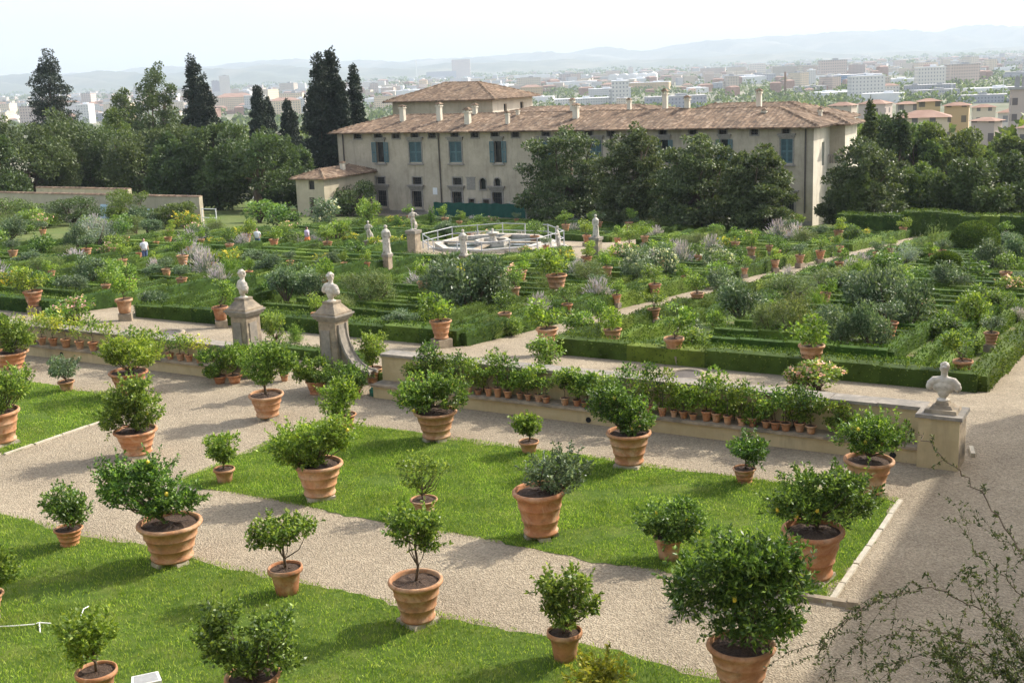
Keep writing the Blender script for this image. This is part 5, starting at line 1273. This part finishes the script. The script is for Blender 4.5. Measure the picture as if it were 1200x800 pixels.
for x, yt, yb, w, v in [(472, 123, 136, 8, 129.5), (515, 120, 136, 8, 129.5), (548.5, 126, 146, 9, 128), (557, 121, 137, 7, 131.5), (595, 130, 145, 6, 128), (607, 128, 136, 5, 131), (675, 121, 137, 9, 129.5), (671, 115, 130, 7, 132), (737.5, 115, 129, 6, 132), (779.5, 104, 127, 8, 133), (805.5, 112, 129, 8, 132), (889.5, 104, 122, 8, 136), (895.5, 127, 142, 7, 130), (961, 126, 142, 6, 134)]:
    chimney(vt, x, yt, yb, w, v)
# rear and side wings (parts of the same villa)
def wing(u0, u1, v0, v1, zb, ze, slope, over, wallmat='villa', sidemat='villa_sunlit', fh=(), sh=()):
    mb = MB(); wall_holes(mb, u0-VO[0], u1-VO[0], zb-VO[2], ze-VO[2], v0-VV, [(a-VO[0], b-VO[0], c-VO[2], d-VO[2]) for a, b, c, d in fh])
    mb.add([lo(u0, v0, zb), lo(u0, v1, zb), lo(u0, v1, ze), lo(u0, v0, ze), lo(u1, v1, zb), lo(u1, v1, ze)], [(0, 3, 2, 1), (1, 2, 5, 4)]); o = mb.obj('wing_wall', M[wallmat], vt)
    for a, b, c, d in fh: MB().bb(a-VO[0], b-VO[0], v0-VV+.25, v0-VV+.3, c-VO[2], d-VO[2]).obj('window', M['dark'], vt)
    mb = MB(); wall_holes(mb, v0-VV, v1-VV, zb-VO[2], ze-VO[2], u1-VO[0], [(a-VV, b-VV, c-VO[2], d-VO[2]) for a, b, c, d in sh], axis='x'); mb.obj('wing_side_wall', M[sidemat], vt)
    for a, b, c, d in sh: MB().bb(u1-VO[0]-.3, u1-VO[0]-.25, a-VV, b-VV, c-VO[2], d-VO[2]).obj('window', M['dark'], vt)
    if slope: hip_roof('wing_roof', vt, u0, u1, v0, v1, ze, slope, over, VO, .2)
TV = 151.0; tu0, tu1 = HV(460, 125, TV)[0], HV(577, 122, TV)[0]; tze = HV(520, 115, TV)[2]
tv1 = TV+1
while proj((tu1, tv1, tze))[0] < 622 and tv1 < 190: tv1 += .5
wz = HV(560, 124, TV)[2]; wz2 = HV(600, 120, TV+8)[2]
wing(tu0, tu1, TV, tv1, gz(VV), tze, .36, 1.1, 'cream', 'villa_sunlit', sh=[(TV+(tv1-TV)*.27, TV+(tv1-TV)*.34, tze-2.8, tze-1.2), (TV+(tv1-TV)*.68, TV+(tv1-TV)*.76, tze-2.6, tze-1.1)])
# courtyard wings between front wing and belvedere
wing(tu1-6, UR-20, VV+14, VV+38, gz(VV), ZE-.8, .2, .7)
wing(UL+6, tu0+10, VV+14, VV+26, gz(VV), ZE-.6, .22, .7)
V2 = VV+6.2; WR = HV(990, 180, V2)[0]; v1_ = V2+1
while proj((WR, v1_, -2))[0] < 1003: v1_ += .25
tz = HV(975, 191, V2)[2]
wing(UR-15, WR, V2, v1_, tz, ZE-.15, .32, .8)
wing(UR-22, UR-1, VV+8, VV+20, gz(VV), ZE+.1, .3, .8)
cx_ = [HV(q, 230, V2-.6)[0] for q in (971, 981)]
mb = MB(); wall_holes(mb, W1, WR-VO[0]+.3, ZB_, tz-VO[2], V2-VV-.6, [(q-VO[0]-.5, q-VO[0]+.5, .2, 3.2) for q in cx_]+[(q-VO[0]-.35, q-VO[0]+.35, 4.3, 5.2) for q in cx_])
mb.add([(WR-VO[0]+.3, V2-VV-.6, ZB_), (WR-VO[0]+.3, v1_-VV, ZB_), (WR-VO[0]+.3, v1_-VV, tz-VO[2]), (WR-VO[0]+.3, V2-VV-.6, tz-VO[2]), (W1, V2-VV-.6, tz-VO[2]), (W1, v1_-VV, tz-VO[2])], [(0, 1, 2, 3), (4, 3, 2, 5)]); mb.obj('low_wing_wall', M['villa_sunlit'], vt)  # front faces away from the sun; its sunlit look is painted by the lighter plaster
for q in cx_: MB().bb(q-VO[0]-.5, q-VO[0]+.5, V2-VV-.3, V2-VV-.25, .2, 3.2).obj('window', M['dark'], vt); MB().bb(q-VO[0]-.35, q-VO[0]+.35, V2-VV-.3, V2-VV-.25, 4.3, 5.2).obj('window', M['dark'], vt)
mb = MB()
for i in range(6): mb.box((W1+.25+i*(WR-UR)/6, V2-VV-.55, tz-VO[2]+.42), (.1, .1, .84))
mb.bb(W1+.03, WR-VO[0]+.32, V2-VV-.64, V2-VV-.46, tz-VO[2]+.84, tz-VO[2]+.95); mb.obj('balustrade', M['surround'], vt)

# green netting fence before the facade
t0, t1 = HV(509, 255, 123.4), HV(616, 258, 123.4); ft_ = thing('netting_fence', 'dark green site netting fence stretched before the villa facade', 'fence', ((t0[0]+t1[0])/2, 123.4, gz(123.4)))
mb = MB(); w = t1[0]-t0[0]; N = 60; V = []
for i in range(N+1):
    x = -w/2+w*i/N; y = .05*math.sin(i*1.1); V += [(x, y, .05), (x, y, 1.75+.05*math.sin(i*.8))]
mb.add(V, [(2*i, 2*i+2, 2*i+3, 2*i+1) for i in range(N)]); mb.obj('netting', M['tarp'], ft_)
for i in range(7): MB().tube([(-w/2+w*i/6, .1, 0), (-w/2+w*i/6, .1, 1.95)], .04, 6).obj('post', M['metal'], ft_)

# annex
ua = -70.
while proj((ua, VV, -2))[0] > 440: ua -= .25
va = VV
while proj((ua, va, gz(va)+2))[0] > 382: va -= .25
ul = HV(347, 220, va)[0]; zea = HV(382, 208, va)[2]
at = thing('annex_house', 'small cream annex with a tiled roof at the left end of the villa', 'building', (ua, va, gz(va)))
def la(u, v, z): return (u-ua, v-va, z-gz(va))
mb = MB(); zz = HV(365, 217, va)[2]-gz(va); zd = HV(365, 241, va)[2]-gz(va); wx = (HV(365, 217, va)[0]-ua); dx = HV(366, 241, va)[0]-ua
fh = [(wx-.45, wx+.45, zz-.55, zz+.55), (dx-.4, dx+.4, .05, zd+1.0)]
wall_holes(mb, ul-ua, 0, -.5, zea-gz(va), 0, fh, .3)
D_ = VV-va-.05; E_ = zea-gz(va); mb.add([(0, 0, -.5), (0, D_, -.5), (0, D_, E_), (0, 0, E_), (ul-ua, D_, -.5), (ul-ua, D_, E_), (ul-ua, 0, -.5), (ul-ua, 0, E_)], [(0, 1, 2, 3), (1, 4, 5, 2), (6, 7, 5, 4)]); mb.obj('wall', M['cream'], at)
f = MB().bb(fh[0][0], fh[0][1], .2, .24, fh[0][2], fh[0][3]).obj('window', M['dark'], at); f = MB().bb(fh[1][0], fh[1][1], .15, .2, fh[1][2], fh[1][3]).obj('door', M['wood'], at)
hip_roof('roof', at, ul, ua, va, VV-.3, zea, .36, .6, (ua, va, gz(va)), .14)
p = HV(420, 200, va+4); mb = MB(); mb.box((-1.2, 5.5, E_+.6), (.5, .5, 1.4)); c_ = mb.obj('chimney', M['villa_sunlit'], at); MB().box((-1.2, 5.5, E_+1.4), (.75, .75, .2), 0, (.4, .4)).obj('chimney_cap', M['tiles'], c_)

# long white walls at the left
def longwall(x0, x1, yt, v, label, xr, coping=True, ztop=None):
    a, b = HV(x0, yt, v)[0], HV(x1, yt, v)[0]; zt = HV(xr, yt, v)[2]; t = thing('boundary_wall', label, 'wall', ((a+b)/2, v, gz(v))); H_ = zt-gz(v); w = b-a
    MB().bb(-w/2, w/2, 0, .5, -.5, H_).obj('wall', M['cream'], t)
    if coping:
        mb = MB(); n = int(w/.5)
        for i in range(n): mb.box((-w/2+(i+.5)*w/n, .25, H_+.06), (w/n-.03, .75, .12), 0, (.9, .5))
        mb.obj('tile_coping', M['tiles'], t)
    return t
longwall(-40, 233, 231, 90, 'long low cream garden wall with tile coping, nearer of the two at the left', 233)
longwall(42, 150, 221, 100, 'higher pale wall behind the first one at the left', 100)
p = G(247, 271); t = thing('metal_frame', 'white metal scaffold frame standing beside the end of the left wall', 'frame', p); k = ppm(p)
for dx in (-.9, .9): MB().tube([(dx, 0, 0), (dx, 0, 2.2)], .05, 6).obj('post', M['whitepaint'], t)
for z in (.6, 1.3, 2.15): MB().tube([(-.9, 0, z), (.9, 0, z)], .04, 6).obj('bar', M['whitepaint'], t)
blue = m_noise('pale blue plastic', (.35, .5, .56), (.5, .63, .68), 3, .5, .4, .05, 6, space='Position')
for x, y, w, h, lab in [(176, 270, 14, 12, 'pale blue plastic sheet leaning on the left wall, between two trees'), (122, 268, 12, 14, 'pale blue plastic cover against the left wall, further left')]:
    p = G(x, y); p[1] = 89.4; p = HV(x, y-2, 89.0); k = ppm(p); mb = MB(); hw, hh = w/k/2, h/k; z0 = gz(89)-p[2]
    mb.add([(-hw, -.5, z0), (hw, -.5, z0), (hw, .35, z0+hh*1.6), (-hw, .35, z0+hh*1.6), (-hw, .4, z0), (hw, .4, z0)], [(0, 1, 2, 3), (0, 3, 4), (1, 5, 2), (3, 2, 5, 4)]); o = mb.obj('plastic_sheet', blue); o.location = tuple(p); tag(o, lab, 'plastic sheet')

# ================================================================== CITY ON THE PLAIN
rc = np.random.default_rng(42)
def bld(name, label, cat, x0, x1, yt, yb, mat, roof='flat', group=None, depthf=.6, D=None, rot=None, extra=None):
    # base pixel on the plain (or at distance D along the ray, standing on the slope)
    xm = (x0+x1)/2
    if D is None: p = G(xm, yb, -40.0)
    else:
        d = ray(xm, yb); p = CP+d*D; p[2] = gz(p[1])
    k = ppm(p); d = ray(xm, yt); t = np.dot(p-CP, FH)/np.dot(d, FH); H_ = (CP+d*t)[2]-p[2]; w = (x1-x0)/k
    ang = math.atan2(p[1], p[0])-math.pi/2
    rz = ang+(rc.uniform(-.5, .5) if rot is None else rot)
    w = w/(abs(math.cos(rz-ang))+depthf*abs(math.sin(rz-ang))); dp = w*depthf
    t_ = None; mb = MB(); H_ = max(H_, 3); z0 = -6
    mb.box((0, dp/2, (H_+z0)/2), (w, dp, H_-z0)); 
    if roof == 'hip':
        t_ = thing(name, label, cat, p, rz, group); mb.obj('wall', M[mat], t_)
        mb = MB(); rh = min(w, dp)*.2; o_ = .5; a_, b_ = w/2+o_, dp/2+o_; q = min(a_, b_); 
        mb.add([(-a_, -b_+dp/2, H_), (a_, -b_+dp/2, H_), (a_, b_+dp/2, H_), (-a_, b_+dp/2, H_), (-a_+q if a_ > b_ else 0, dp/2 if a_ > b_ else dp/2-(b_-q), H_+rh), (a_-q if a_ > b_ else 0, dp/2 if a_ > b_ else dp/2+(b_-q), H_+rh)],
               [(0, 3, 2, 1), (0, 1, 5, 4), (2, 3, 4, 5), (1, 2, 5), (3, 0, 4)] if a_ > b_ else [(0, 3, 2, 1), (0, 1, 4), (1, 2, 5, 4), (2, 3, 5), (3, 0, 4, 5)])
        mb.obj('roof', M['roof_red'], t_)
    elif roof in ('flat', 'white', 'grey'):
        t_ = thing(name, label, cat, p, rz, group); mb.obj('wall', M[mat], t_)
        mb = MB(); mb.box((0, dp/2, H_+.25), (w+.6, dp+.6, .5)); 
        for i in range(2): mb.box((rc.uniform(-.3, .3)*w, dp*rc.uniform(.3, .7), H_+1.4), (min(6, w*.2), min(6, dp*.25), 2.2))
        mb.obj('roof', M['roof_white' if roof == 'white' else 'roof_grey'], t_)
    elif roof == 'barrel':
        t_ = thing(name, label, cat, p, rz, group); mb.obj('wall', M[mat], t_); mb = MB(); n = 5
        for i in range(n):
            x_ = -w/2+(i+.5)*w/n; s_ = w/n/2; V = []
            for j in range(7): a_ = math.pi*j/6; V += [(x_-s_*math.cos(a_), 0, H_+s_*.3*math.sin(a_)), (x_-s_*math.cos(a_), dp, H_+s_*.3*math.sin(a_))]
            mb.add(V, [(2*j, 2*j+1, 2*j+3, 2*j+2) for j in range(6)]+[tuple(range(0, 14, 2)), tuple(range(1, 14, 2))[::-1]])
        mb.obj('roof', M['roof_white'], t_)
    return t_
# landmarks (px boxes)
LM = [('office_tower', 'tall pale tower block above the trees at the left of the plain', 259, 271, 89, 116, 'city_white', 'flat'), ('apartment_block', 'pale block attached to the tall tower on its left', 250, 259, 95, 116, 'city_grey', 'flat'),
 ('factory_tower', 'grey pink tower block standing above the belvedere roof', 530, 552, 70, 94, 'city_pink', 'flat'), ('apartment_block', 'dark apartment block, tallest on the right skyline', 960, 983, 72, 90, 'city_grey', 'flat'), ('apartment_block', 'rose block left of the dark skyline block', 941, 958, 78, 91, 'city_pink', 'flat'), ('apartment_block', 'grey rose block right of the dark skyline block', 994, 1014, 76, 91, 'city_pink', 'flat'),
 ('skyscraper', 'lone distant tower far out at the right', 1171, 1177, 63, 72, 'city_grey', 'flat'), ('apartment_block', 'rose apartment slab at the middle of the skyline', 820, 850, 80, 92, 'city_pink', 'flat'), ('apartment_block', 'cream apartment slab right of the middle of the skyline', 852, 874, 79, 92, 'city_cream', 'flat'), ('apartment_block', 'tall cream block on the skyline left of the dark one', 905, 935, 78, 92, 'city_cream', 'flat'),
 ('warehouse', 'long white warehouse with a barrel roof at the left centre of the plain', 712, 770, 88, 99, 'shed', 'barrel'), ('warehouse', 'orange tinted low warehouse below the barrel roofed one', 735, 785, 97, 106, 'city_ochre', 'white'), ('warehouse', 'long white hall left of the big chimney stacks', 640, 700, 96, 104, 'shed', 'white'), ('warehouse', 'wide white shed with vertical bays behind the villa roof', 650, 716, 116, 128, 'city_white', 'white'),
 ('warehouse', 'low white hall right of the belvedere', 602, 645, 88, 95, 'shed', 'white'), ('warehouse', 'blue glazed long building at the right of the plain', 968, 1032, 88, 101, 'city_blue', 'white'), ('warehouse', 'white sheet roofed hall in the middle distance at right', 1010, 1058, 110, 121, 'shed', 'white'), ('warehouse', 'dark long shed at the right middle distance', 1060, 1118, 100, 111, 'city_grey', 'grey'),
 ('warehouse', 'dark blue roofed depot at the right', 1115, 1190, 112, 121, 'city_grey', 'grey'), ('apartment_block', 'white building below the barrel roofed warehouse', 690, 740, 104, 116, 'city_white', 'white'), ('apartment_block', 'wide pale building in front of the left tower', 180, 216, 120, 134, 'city_cream', 'flat'), ('apartment_block', 'cream house with red roof left of the big villa cypresses', 318, 354, 118, 140, 'city_cream', 'hip'),
 ('apartment_block', 'pale block between the twin cypress and the small one', 253, 300, 114, 132, 'city_cream', 'hip'), ('apartment_block', 'white house with red roof right of the lone cypress', 74, 96, 120, 134, 'city_white', 'hip'), ('apartment_block', 'second white house with red roof right of the lone cypress', 97, 118, 122, 136, 'city_white', 'hip'), ('apartment_block', 'cream house with red roof at the far left edge', -4, 12, 122, 136, 'city_cream', 'hip'),
 ('warehouse', 'grey stadium like hall behind the belvedere', 500, 535, 84, 95, 'city_grey', 'grey'), ('apartment_block', 'white block left of the belvedere roof', 420, 452, 96, 108, 'city_white', 'white')]
for nm, lab, x0, x1, yt, yb, m, rf in LM: bld(nm, lab, 'building', x0, x1, yt, yb, m, rf, depthf=.5, rot=rc.uniform(-.12, .12))
def dp(x, y): return (x, y)
for x0, x1, yt, yb, m, rf, D, lab in [(1052, 1076, 122, 146, 'city_cream', 'hip', 330, 'cream house with a red tiled roof, left of the ochre houses at the right'), (1076, 1102, 119, 150, 'city_ochre', 'hip', 300, 'ochre gabled house among the right woods, taller of the pair'), (1106, 1134, 124, 150, 'city_ochre', 'hip', 310, 'ochre house right of the gabled one'), (1184, 1212, 105, 140, 'city_pink', 'flat', 300, 'rose coloured flat roofed block at the right edge'), (1134, 1168, 142, 158, 'city_pink', 'hip', 250, 'low house with a wide red roof among the right woods'),
    (1054, 1110, 138, 154, 'city_cream', 'hip', 260, 'low terrace with orange red roofs below the ochre houses'), (1168, 1205, 132, 148, 'city_white', 'hip', 320, 'white house with red roof near the right edge'), (968, 1000, 124, 140, 'city_cream', 'hip', 380, 'red roofed house seen just above the villa right wing'), (1002, 1040, 122, 138, 'city_pink', 'hip', 420, 'red roofed row right above the villa corner'), (1140, 1166, 126, 140, 'city_cream', 'hip', 420, 'cream house between the ochre and the rose ones'), (1190, 1230, 150, 165, 'city_cream', 'hip', 240, 'low red roofed house at the right edge below the rose block')]:
    bld('house', lab, 'building', x0, x1, yt, yb, m, rf, depthf=.7, D=D/ray((x0+x1)/2, yb)[1]*.86)
# brick stack
p = G(920, 113, -40); t = thing('chimney_stack', 'tall slim brick chimney stack on the plain right of the villa chimneys', 'chimney', p); k = ppm(p); H_ = 28/k
MB().box((0, 0, 1.5), (5/k, 5/k, 3), 0, (.9, .9)).obj('base', M['roof_red'], t); MB().lathe([(1.7/k, 2.9), (1.2/k, H_*.97), (1.45/k, H_*.98), (1.45/k, H_)], 14).obj('shaft', M['roof_red'], t, True)
for x, yt, yb in ((489, 70, 98), (1064, 83, 97), (1115, 98, 116), (1175, 95, 118)):
    p = G(x, yb, -40); k = ppm(p); H_ = (yb-yt)/k; t = thing('mast', f'thin lattice mast rising over the city {"above the villa" if x < 600 else "behind the dark shed" if x == 1115 else "near the skyline blocks" if x == 1064 else "by the depot at the right"}', 'mast', p)
    w = .5/k; mb = MB()
    for sx, sy in ((-1, -1), (1, -1), (1, 1), (-1, 1)): mb.tube([(sx*w, sy*w, 0), (sx*w*.3, sy*w*.3, H_)], w*.25, 4)
    mb.obj('tower', M['whitepaint'], t); MB().box((0, 0, H_*.9), (2/k, .6/k, .5/k)).obj('antenna', M['whitepaint'], t)
# ordinary buildings: copies of a few kinds
KP = {}
def city_proto(kd, mat, w, dpt, h, roof):
    t = thing(kd, None, None, (0, 0, -900)); mb = MB(); mb.box((0, 0, h/2-1), (w, dpt, h+2))
    if roof != 'hip':
        mb.box((w*.3, dpt*.1, h*.35), (w*.28, dpt*1.15, h*.7))
    add_part(mb.mesh('wall', M[mat]), 'wall', t); mb = MB()
    if roof == 'hip':
        a_, b_ = w/2+.6, dpt/2+.6; q = b_; mb.add([(-a_, -b_, h), (a_, -b_, h), (a_, b_, h), (-a_, b_, h), (-a_+q, 0, h+b_*.36), (a_-q, 0, h+b_*.36)], [(0, 3, 2, 1), (0, 1, 5, 4), (2, 3, 4, 5), (1, 2, 5), (3, 0, 4)]); add_part(mb.mesh('roof', M['roof_red']), 'roof', t)
    else:
        mb.box((0, 0, h+.25), (w+.5, dpt+.5, .5)); mb.box((w*.1, 0, h+1.4), (w*.18, dpt*.4, 2)); add_part(mb.mesh('roof', M['roof_white' if roof == 'white' else 'roof_grey']), 'roof', t)
    return t
CPS = [('house', 'cream house with a red roof', city_proto('house', 'city_cream', 15, 10, 8, 'hip')), ('house', 'white house with a red roof', city_proto('house', 'city_white', 18, 11, 10, 'hip')), ('house', 'rose house with a red roof', city_proto('house', 'city_pink', 22, 12, 12, 'hip')),
       ('apartment_block', 'cream apartment block', city_proto('apartment_block', 'city_cream', 32, 13, 19, 'flat')), ('apartment_block', 'white apartment block', city_proto('apartment_block', 'city_white', 28, 14, 22, 'white')), ('apartment_block', 'rose apartment block', city_proto('apartment_block', 'city_pink', 36, 14, 21, 'flat')), ('apartment_block', 'ochre apartment block', city_proto('apartment_block', 'city_ochre', 26, 14, 16, 'hip')),
       ('warehouse', 'white roofed warehouse', city_proto('warehouse', 'shed', 60, 32, 9, 'white')), ('warehouse', 'grey roofed warehouse', city_proto('warehouse', 'city_grey', 50, 26, 10, 'flat'))]
cb = []
for i in range(235):
    x = rc.uniform(-10, 1215); hz = 400-FPX*math.tan(R(12.8))+.0419*(600-x); off = 11+44*rc.random()**1.7
    if x < 620: off = 13+30*rc.random()**1.2
    ky = hz+off; p = G(x, ky, -40.0)
    if any(math.hypot(p[0]-a[1][0], p[1]-a[1][1]) < 42 for a in cb): continue
    kd = rc.choice([0, 1, 2, 3, 4, 5, 6, 7, 8], p=[.12, .12, .06, .15, .15, .1, .04, .18, .08]); cb.append((kd, p, x))
cb.sort(key=lambda q: q[2]); cnt = {}; tot = {}
for kd, p, x in cb:
    i = cnt.get(kd, 0); cnt[kd] = i+1
    c = clone(CPS[kd][2]); s = rc.uniform(.8, 1.35)*(1.0 if depth(p) < 2500 else 1.3); c.location = tuple(float(q) for q in p); c.scale = (s, s, s*rc.uniform(.85, 1.15)); c.rotation_euler = (0, 0, R(30)+rc.choice([0, 1.57])+rc.normal()*.15)
    tag(c, f'{CPS[kd][1]} on the city plain, {ordn(i)} of its kind from left', 'building', CPS[kd][1]+'s on the city plain')
for q in CPS: kill(q[2])
# the far mass of the city and its trees
for m, nm, n, seed in (('city_cream', 'cream', 420, 1), ('city_white', 'white', 420, 2), ('city_pink', 'rose', 330, 3), ('roof_red', 'red roofed', 240, 4), ('roof_white', 'pale roofed', 360, 5)):
    r2 = np.random.default_rng(seed); mb = MB()
    for i in range(n):
        x = r2.uniform(-20, 1225); hz = 400-FPX*math.tan(R(12.8))+.0419*(600-x); off = 7.5+(20 if m not in ('roof_red',) else 34)*r2.random()**1.5
        p = G(x, hz+off, -40.0); s = depth(p)/2800; w, d, h = r2.uniform(14, 34)*max(.7, s), r2.uniform(10, 20)*max(.7, s), r2.uniform(7, 17)*(1+.3*(r2.random() < .2))*max(.75, min(1.3, s))
        if m == 'roof_white': w *= 1.8; h *= .5
        rz = R(30)+r2.normal()*.3; mb.box((p[0], p[1], -40+h/2), (w, d, h), rz)
        if m == 'roof_red': mb.box((p[0], p[1], -40+h+h*.06), (w*1.05, d*1.05, h*.16), rz, (.6, .2))
    tag(mb.obj('distant_city', M[m]), f'far mass of {nm} buildings spread over the plain', 'city', kind='stuff')
r2 = np.random.default_rng(12); mb = MB()
for i in range(1500):
    x = r2.uniform(-20, 1225); hz = 400-FPX*math.tan(R(12.8))+.0419*(600-x); off = 8+56*r2.random()**1.5
    p = G(x, hz+off, -40.0); p[2] = gz(p[1]); s = max(.8, depth(p)/2600); k_ = int(r2.integers(1, 4))
    for j in range(k_):
        c = p+np.array([r2.normal()*14*s, r2.normal()*8*s, 0]); a = r2.uniform(4, 8)*s; h = r2.uniform(3.5, 6)*s
        m = 34; d = unit(r2, m); P = d*np.array([a, a, h])*.9+c+np.array([0, 0, h*.8]); D = d+unit(r2, m)*.8; D /= np.linalg.norm(D, axis=1, keepdims=True); leaves(mb, P, D, a*.75, a*.6, r2)
tag(mb.obj('distant_trees', M['oakl']), 'scattered trees and groves between the buildings of the plain', 'trees', kind='stuff')
r2 = np.random.default_rng(13); mb = MB()       # the wooded slope below the villa
for i in range(420):
    v = r2.uniform(205, 640); x = r2.uniform(-10, 1215); d = ray(x, 140); p = CP+d*(v/d[1]); p[2] = gz(v)
    if 1045 < x < 1215 and 240 < v < 400: continue
    a = r2.uniform(3, 6); h = r2.uniform(3, 6)*(.8 if v < 330 else 1.2); m = 130; dd = unit(r2, m); P = dd*np.array([a, a, h])*r2.uniform(.7, 1, (m, 1))+p+np.array([0, 0, h*.8]); D = dd+unit(r2, m)*.8; D /= np.linalg.norm(D, axis=1, keepdims=True); leaves(mb, P, D, 1.5, 1.0, r2)
tag(mb.obj('slope_trees', M['oakl']), 'trees covering the slope between the villa and the plain', 'trees', kind='stuff')

# ================================================================== HILLS
def hills(name, prof, D, front, seed, amp):
    r2 = np.random.default_rng(seed); xs = np.linspace(prof[0][0], prof[-1][0], 320); ys = np.interp(xs, [q[0] for q in prof], [q[1] for q in prof])
    ph = r2.uniform(0, 6, 6); wob = sum(np.sin(xs*f+ph[i])*a for i, (f, a) in enumerate([(.021, 1.4), (.047, .9), (.09, .6), (.17, .35), (.31, .25), (.61, .12)]))*amp
    rows = []; nr = 16
    cr = np.array([CP+ray(x, y-w)*(D/np.dot(ray(x, y-w), FH)) for x, y, w in zip(xs, ys, wob)])
    dirs = cr[:, :2]-CP[:2]; dl = np.linalg.norm(dirs, axis=1, keepdims=True); dirs = dirs/dl
    for r in range(nr+5):
        f = r/nr; dd = dl[:, 0]-front*(1-f) if f <= 1 else dl[:, 0]+front*.5*(f-1)*3
        hf = (f*f*(3-2*f))**.9 if f <= 1 else max(0, 1-(f-1)*3)
        sp = 1+.22*np.sin(xs*.06+r*.9+ph[0])*(f < 1)*np.sin(math.pi*min(f, 1))+.15*np.sin(xs*.13+r*1.7)*math.sin(math.pi*min(1, f))
        z = -45+(cr[:, 2]+45)*hf*sp; rows.append(np.stack([CP[0]+dirs[:, 0]*dd, CP[1]+dirs[:, 1]*dd, z], 1))
    n = len(xs); mb = MB(); I = np.arange(n*len(rows)).reshape(len(rows), n); mb.add(np.concatenate(rows), np.stack([I[:-1, :-1], I[:-1, 1:], I[1:, 1:], I[1:, :-1]], -1).reshape(-1, 4))
    return tag(mb.obj(name, M['hill'], None, True), kind='structure')
hills('far_hills', [(-400, 100), (0, 95), (120, 84), (236, 79), (300, 74), (351, 69), (420, 73), (470, 73), (530, 71), (600, 66), (650, 61), (700, 58), (750, 60), (800, 54), (850, 49), (900, 44), (950, 41), (1000, 37), (1060, 38), (1100, 39), (1150, 34), (1200, 31), (1600, 26)], 15000, 4500, 1, .8)
hills('near_hills', [(-400, 96), (0, 91), (34, 89), (72, 88), (120, 85), (200, 86), (277, 82), (314, 79), (360, 80), (430, 80), (530, 76), (600, 73), (700, 71), (800, 69), (900, 64), (1000, 62), (1100, 60), (1200, 56), (1600, 48)], 11000, 3200, 2, .7)

# ================================================================== HAZE, LIGHT, CAMERA
hz = thing  # (names kept short above)
mb = MB(); mb.bb(-17500, 12500, -300, 19500, -46, 620); ho = mb.mesh('haze', M['plain'])
m = bpy.data.materials.new('haze air'); m.use_nodes = True; nt = m.node_tree; nt.nodes.clear(); out = nt.nodes.new('ShaderNodeOutputMaterial'); pv = nt.nodes.new('ShaderNodeVolumePrincipled')
pv.inputs['Color'].default_value = (.76, .88, 1, 1); pv.inputs['Density'].default_value = 1.0e-4; pv.inputs['Anisotropy'].default_value = .1; nt.links.new(pv.outputs[0], out.inputs['Volume'])
ho.materials.clear(); ho.materials.append(m); o = bpy.data.objects.new('haze', ho); COL.objects.link(o); tag(o, 'pale blue summer haze filling the valley air', 'haze', kind='stuff')

W = bpy.data.worlds.new('World'); SC.world = W; W.use_nodes = True; nt = W.node_tree; bg = nt.nodes['Background']; sky = nt.nodes.new('ShaderNodeTexSky'); sky.sky_type = 'NISHITA'; sky.sun_disc = False
EL, SX, SY = R(38), .53, .85; az = math.atan2(SX, SY)
sky.sun_elevation = EL; sky.sun_rotation = az; sky.altitude = 60; sky.air_density = 1.0; sky.dust_density = 4.0; sky.ozone_density = 1.0
tc = nt.nodes.new('ShaderNodeTexCoord'); cn = nt.nodes.new('ShaderNodeTexNoise'); cn.inputs['Scale'].default_value = 2.2; cn.inputs['Detail'].default_value = 6; cmp_ = nt.nodes.new('ShaderNodeMapping'); cmp_.inputs['Scale'].default_value = (1, 1, 4)
nt.links.new(tc.outputs['Generated'], cmp_.inputs[0]); nt.links.new(cmp_.outputs[0], cn.inputs['Vector'])
mr = nt.nodes.new('ShaderNodeMapRange'); mr.inputs['From Min'].default_value = .3; mr.inputs['From Max'].default_value = .7; mr.inputs['To Min'].default_value = 2.0; mr.inputs['To Max'].default_value = 2.8; nt.links.new(cn.outputs['Fac'], mr.inputs['Value'])
vm = nt.nodes.new('ShaderNodeVectorMath'); vm.operation = 'SCALE'; vm.inputs[0].default_value = (1, .98, .95); nt.links.new(mr.outputs[0], vm.inputs['Scale'])
va_ = nt.nodes.new('ShaderNodeVectorMath'); va_.operation = 'ADD'; nt.links.new(sky.outputs[0], va_.inputs[0]); nt.links.new(vm.outputs[0], va_.inputs[1]); nt.links.new(va_.outputs[0], bg.inputs[0]); bg.inputs[1].default_value = .15
sl = bpy.data.lights.new('sun', 'SUN'); sl.energy = 4.2; sl.angle = R(.55); sl.color = (1, .94, .84); so = bpy.data.objects.new('sun', sl); COL.objects.link(so)
sd_ = Vector((SX*math.cos(EL), SY*math.cos(EL), math.sin(EL))); so.rotation_euler = sd_.to_track_quat('Z', 'Y').to_euler(); so.location = (20, 40, 60)
cam = bpy.data.cameras.new('camera'); cam.sensor_width = 36; cam.lens = 36*FPX/1200; cam.clip_start = .1; cam.clip_end = 60000; co = bpy.data.objects.new('camera', cam); COL.objects.link(co)
co.matrix_world = Matrix(((CR[0], CU[0], -CF[0], 0), (CR[1], CU[1], -CF[1], 0), (CR[2], CU[2], -CF[2], CH), (0, 0, 0, 1))); SC.camera = co
SC.view_settings.view_transform = 'Standard'; SC.view_settings.look = 'None'; SC.view_settings.exposure = .62; SC.view_settings.gamma = 1
SC.cycles.volume_bounces = 0; SC.cycles.max_bounces = 8; SC.cycles.transparent_max_bounces = 8
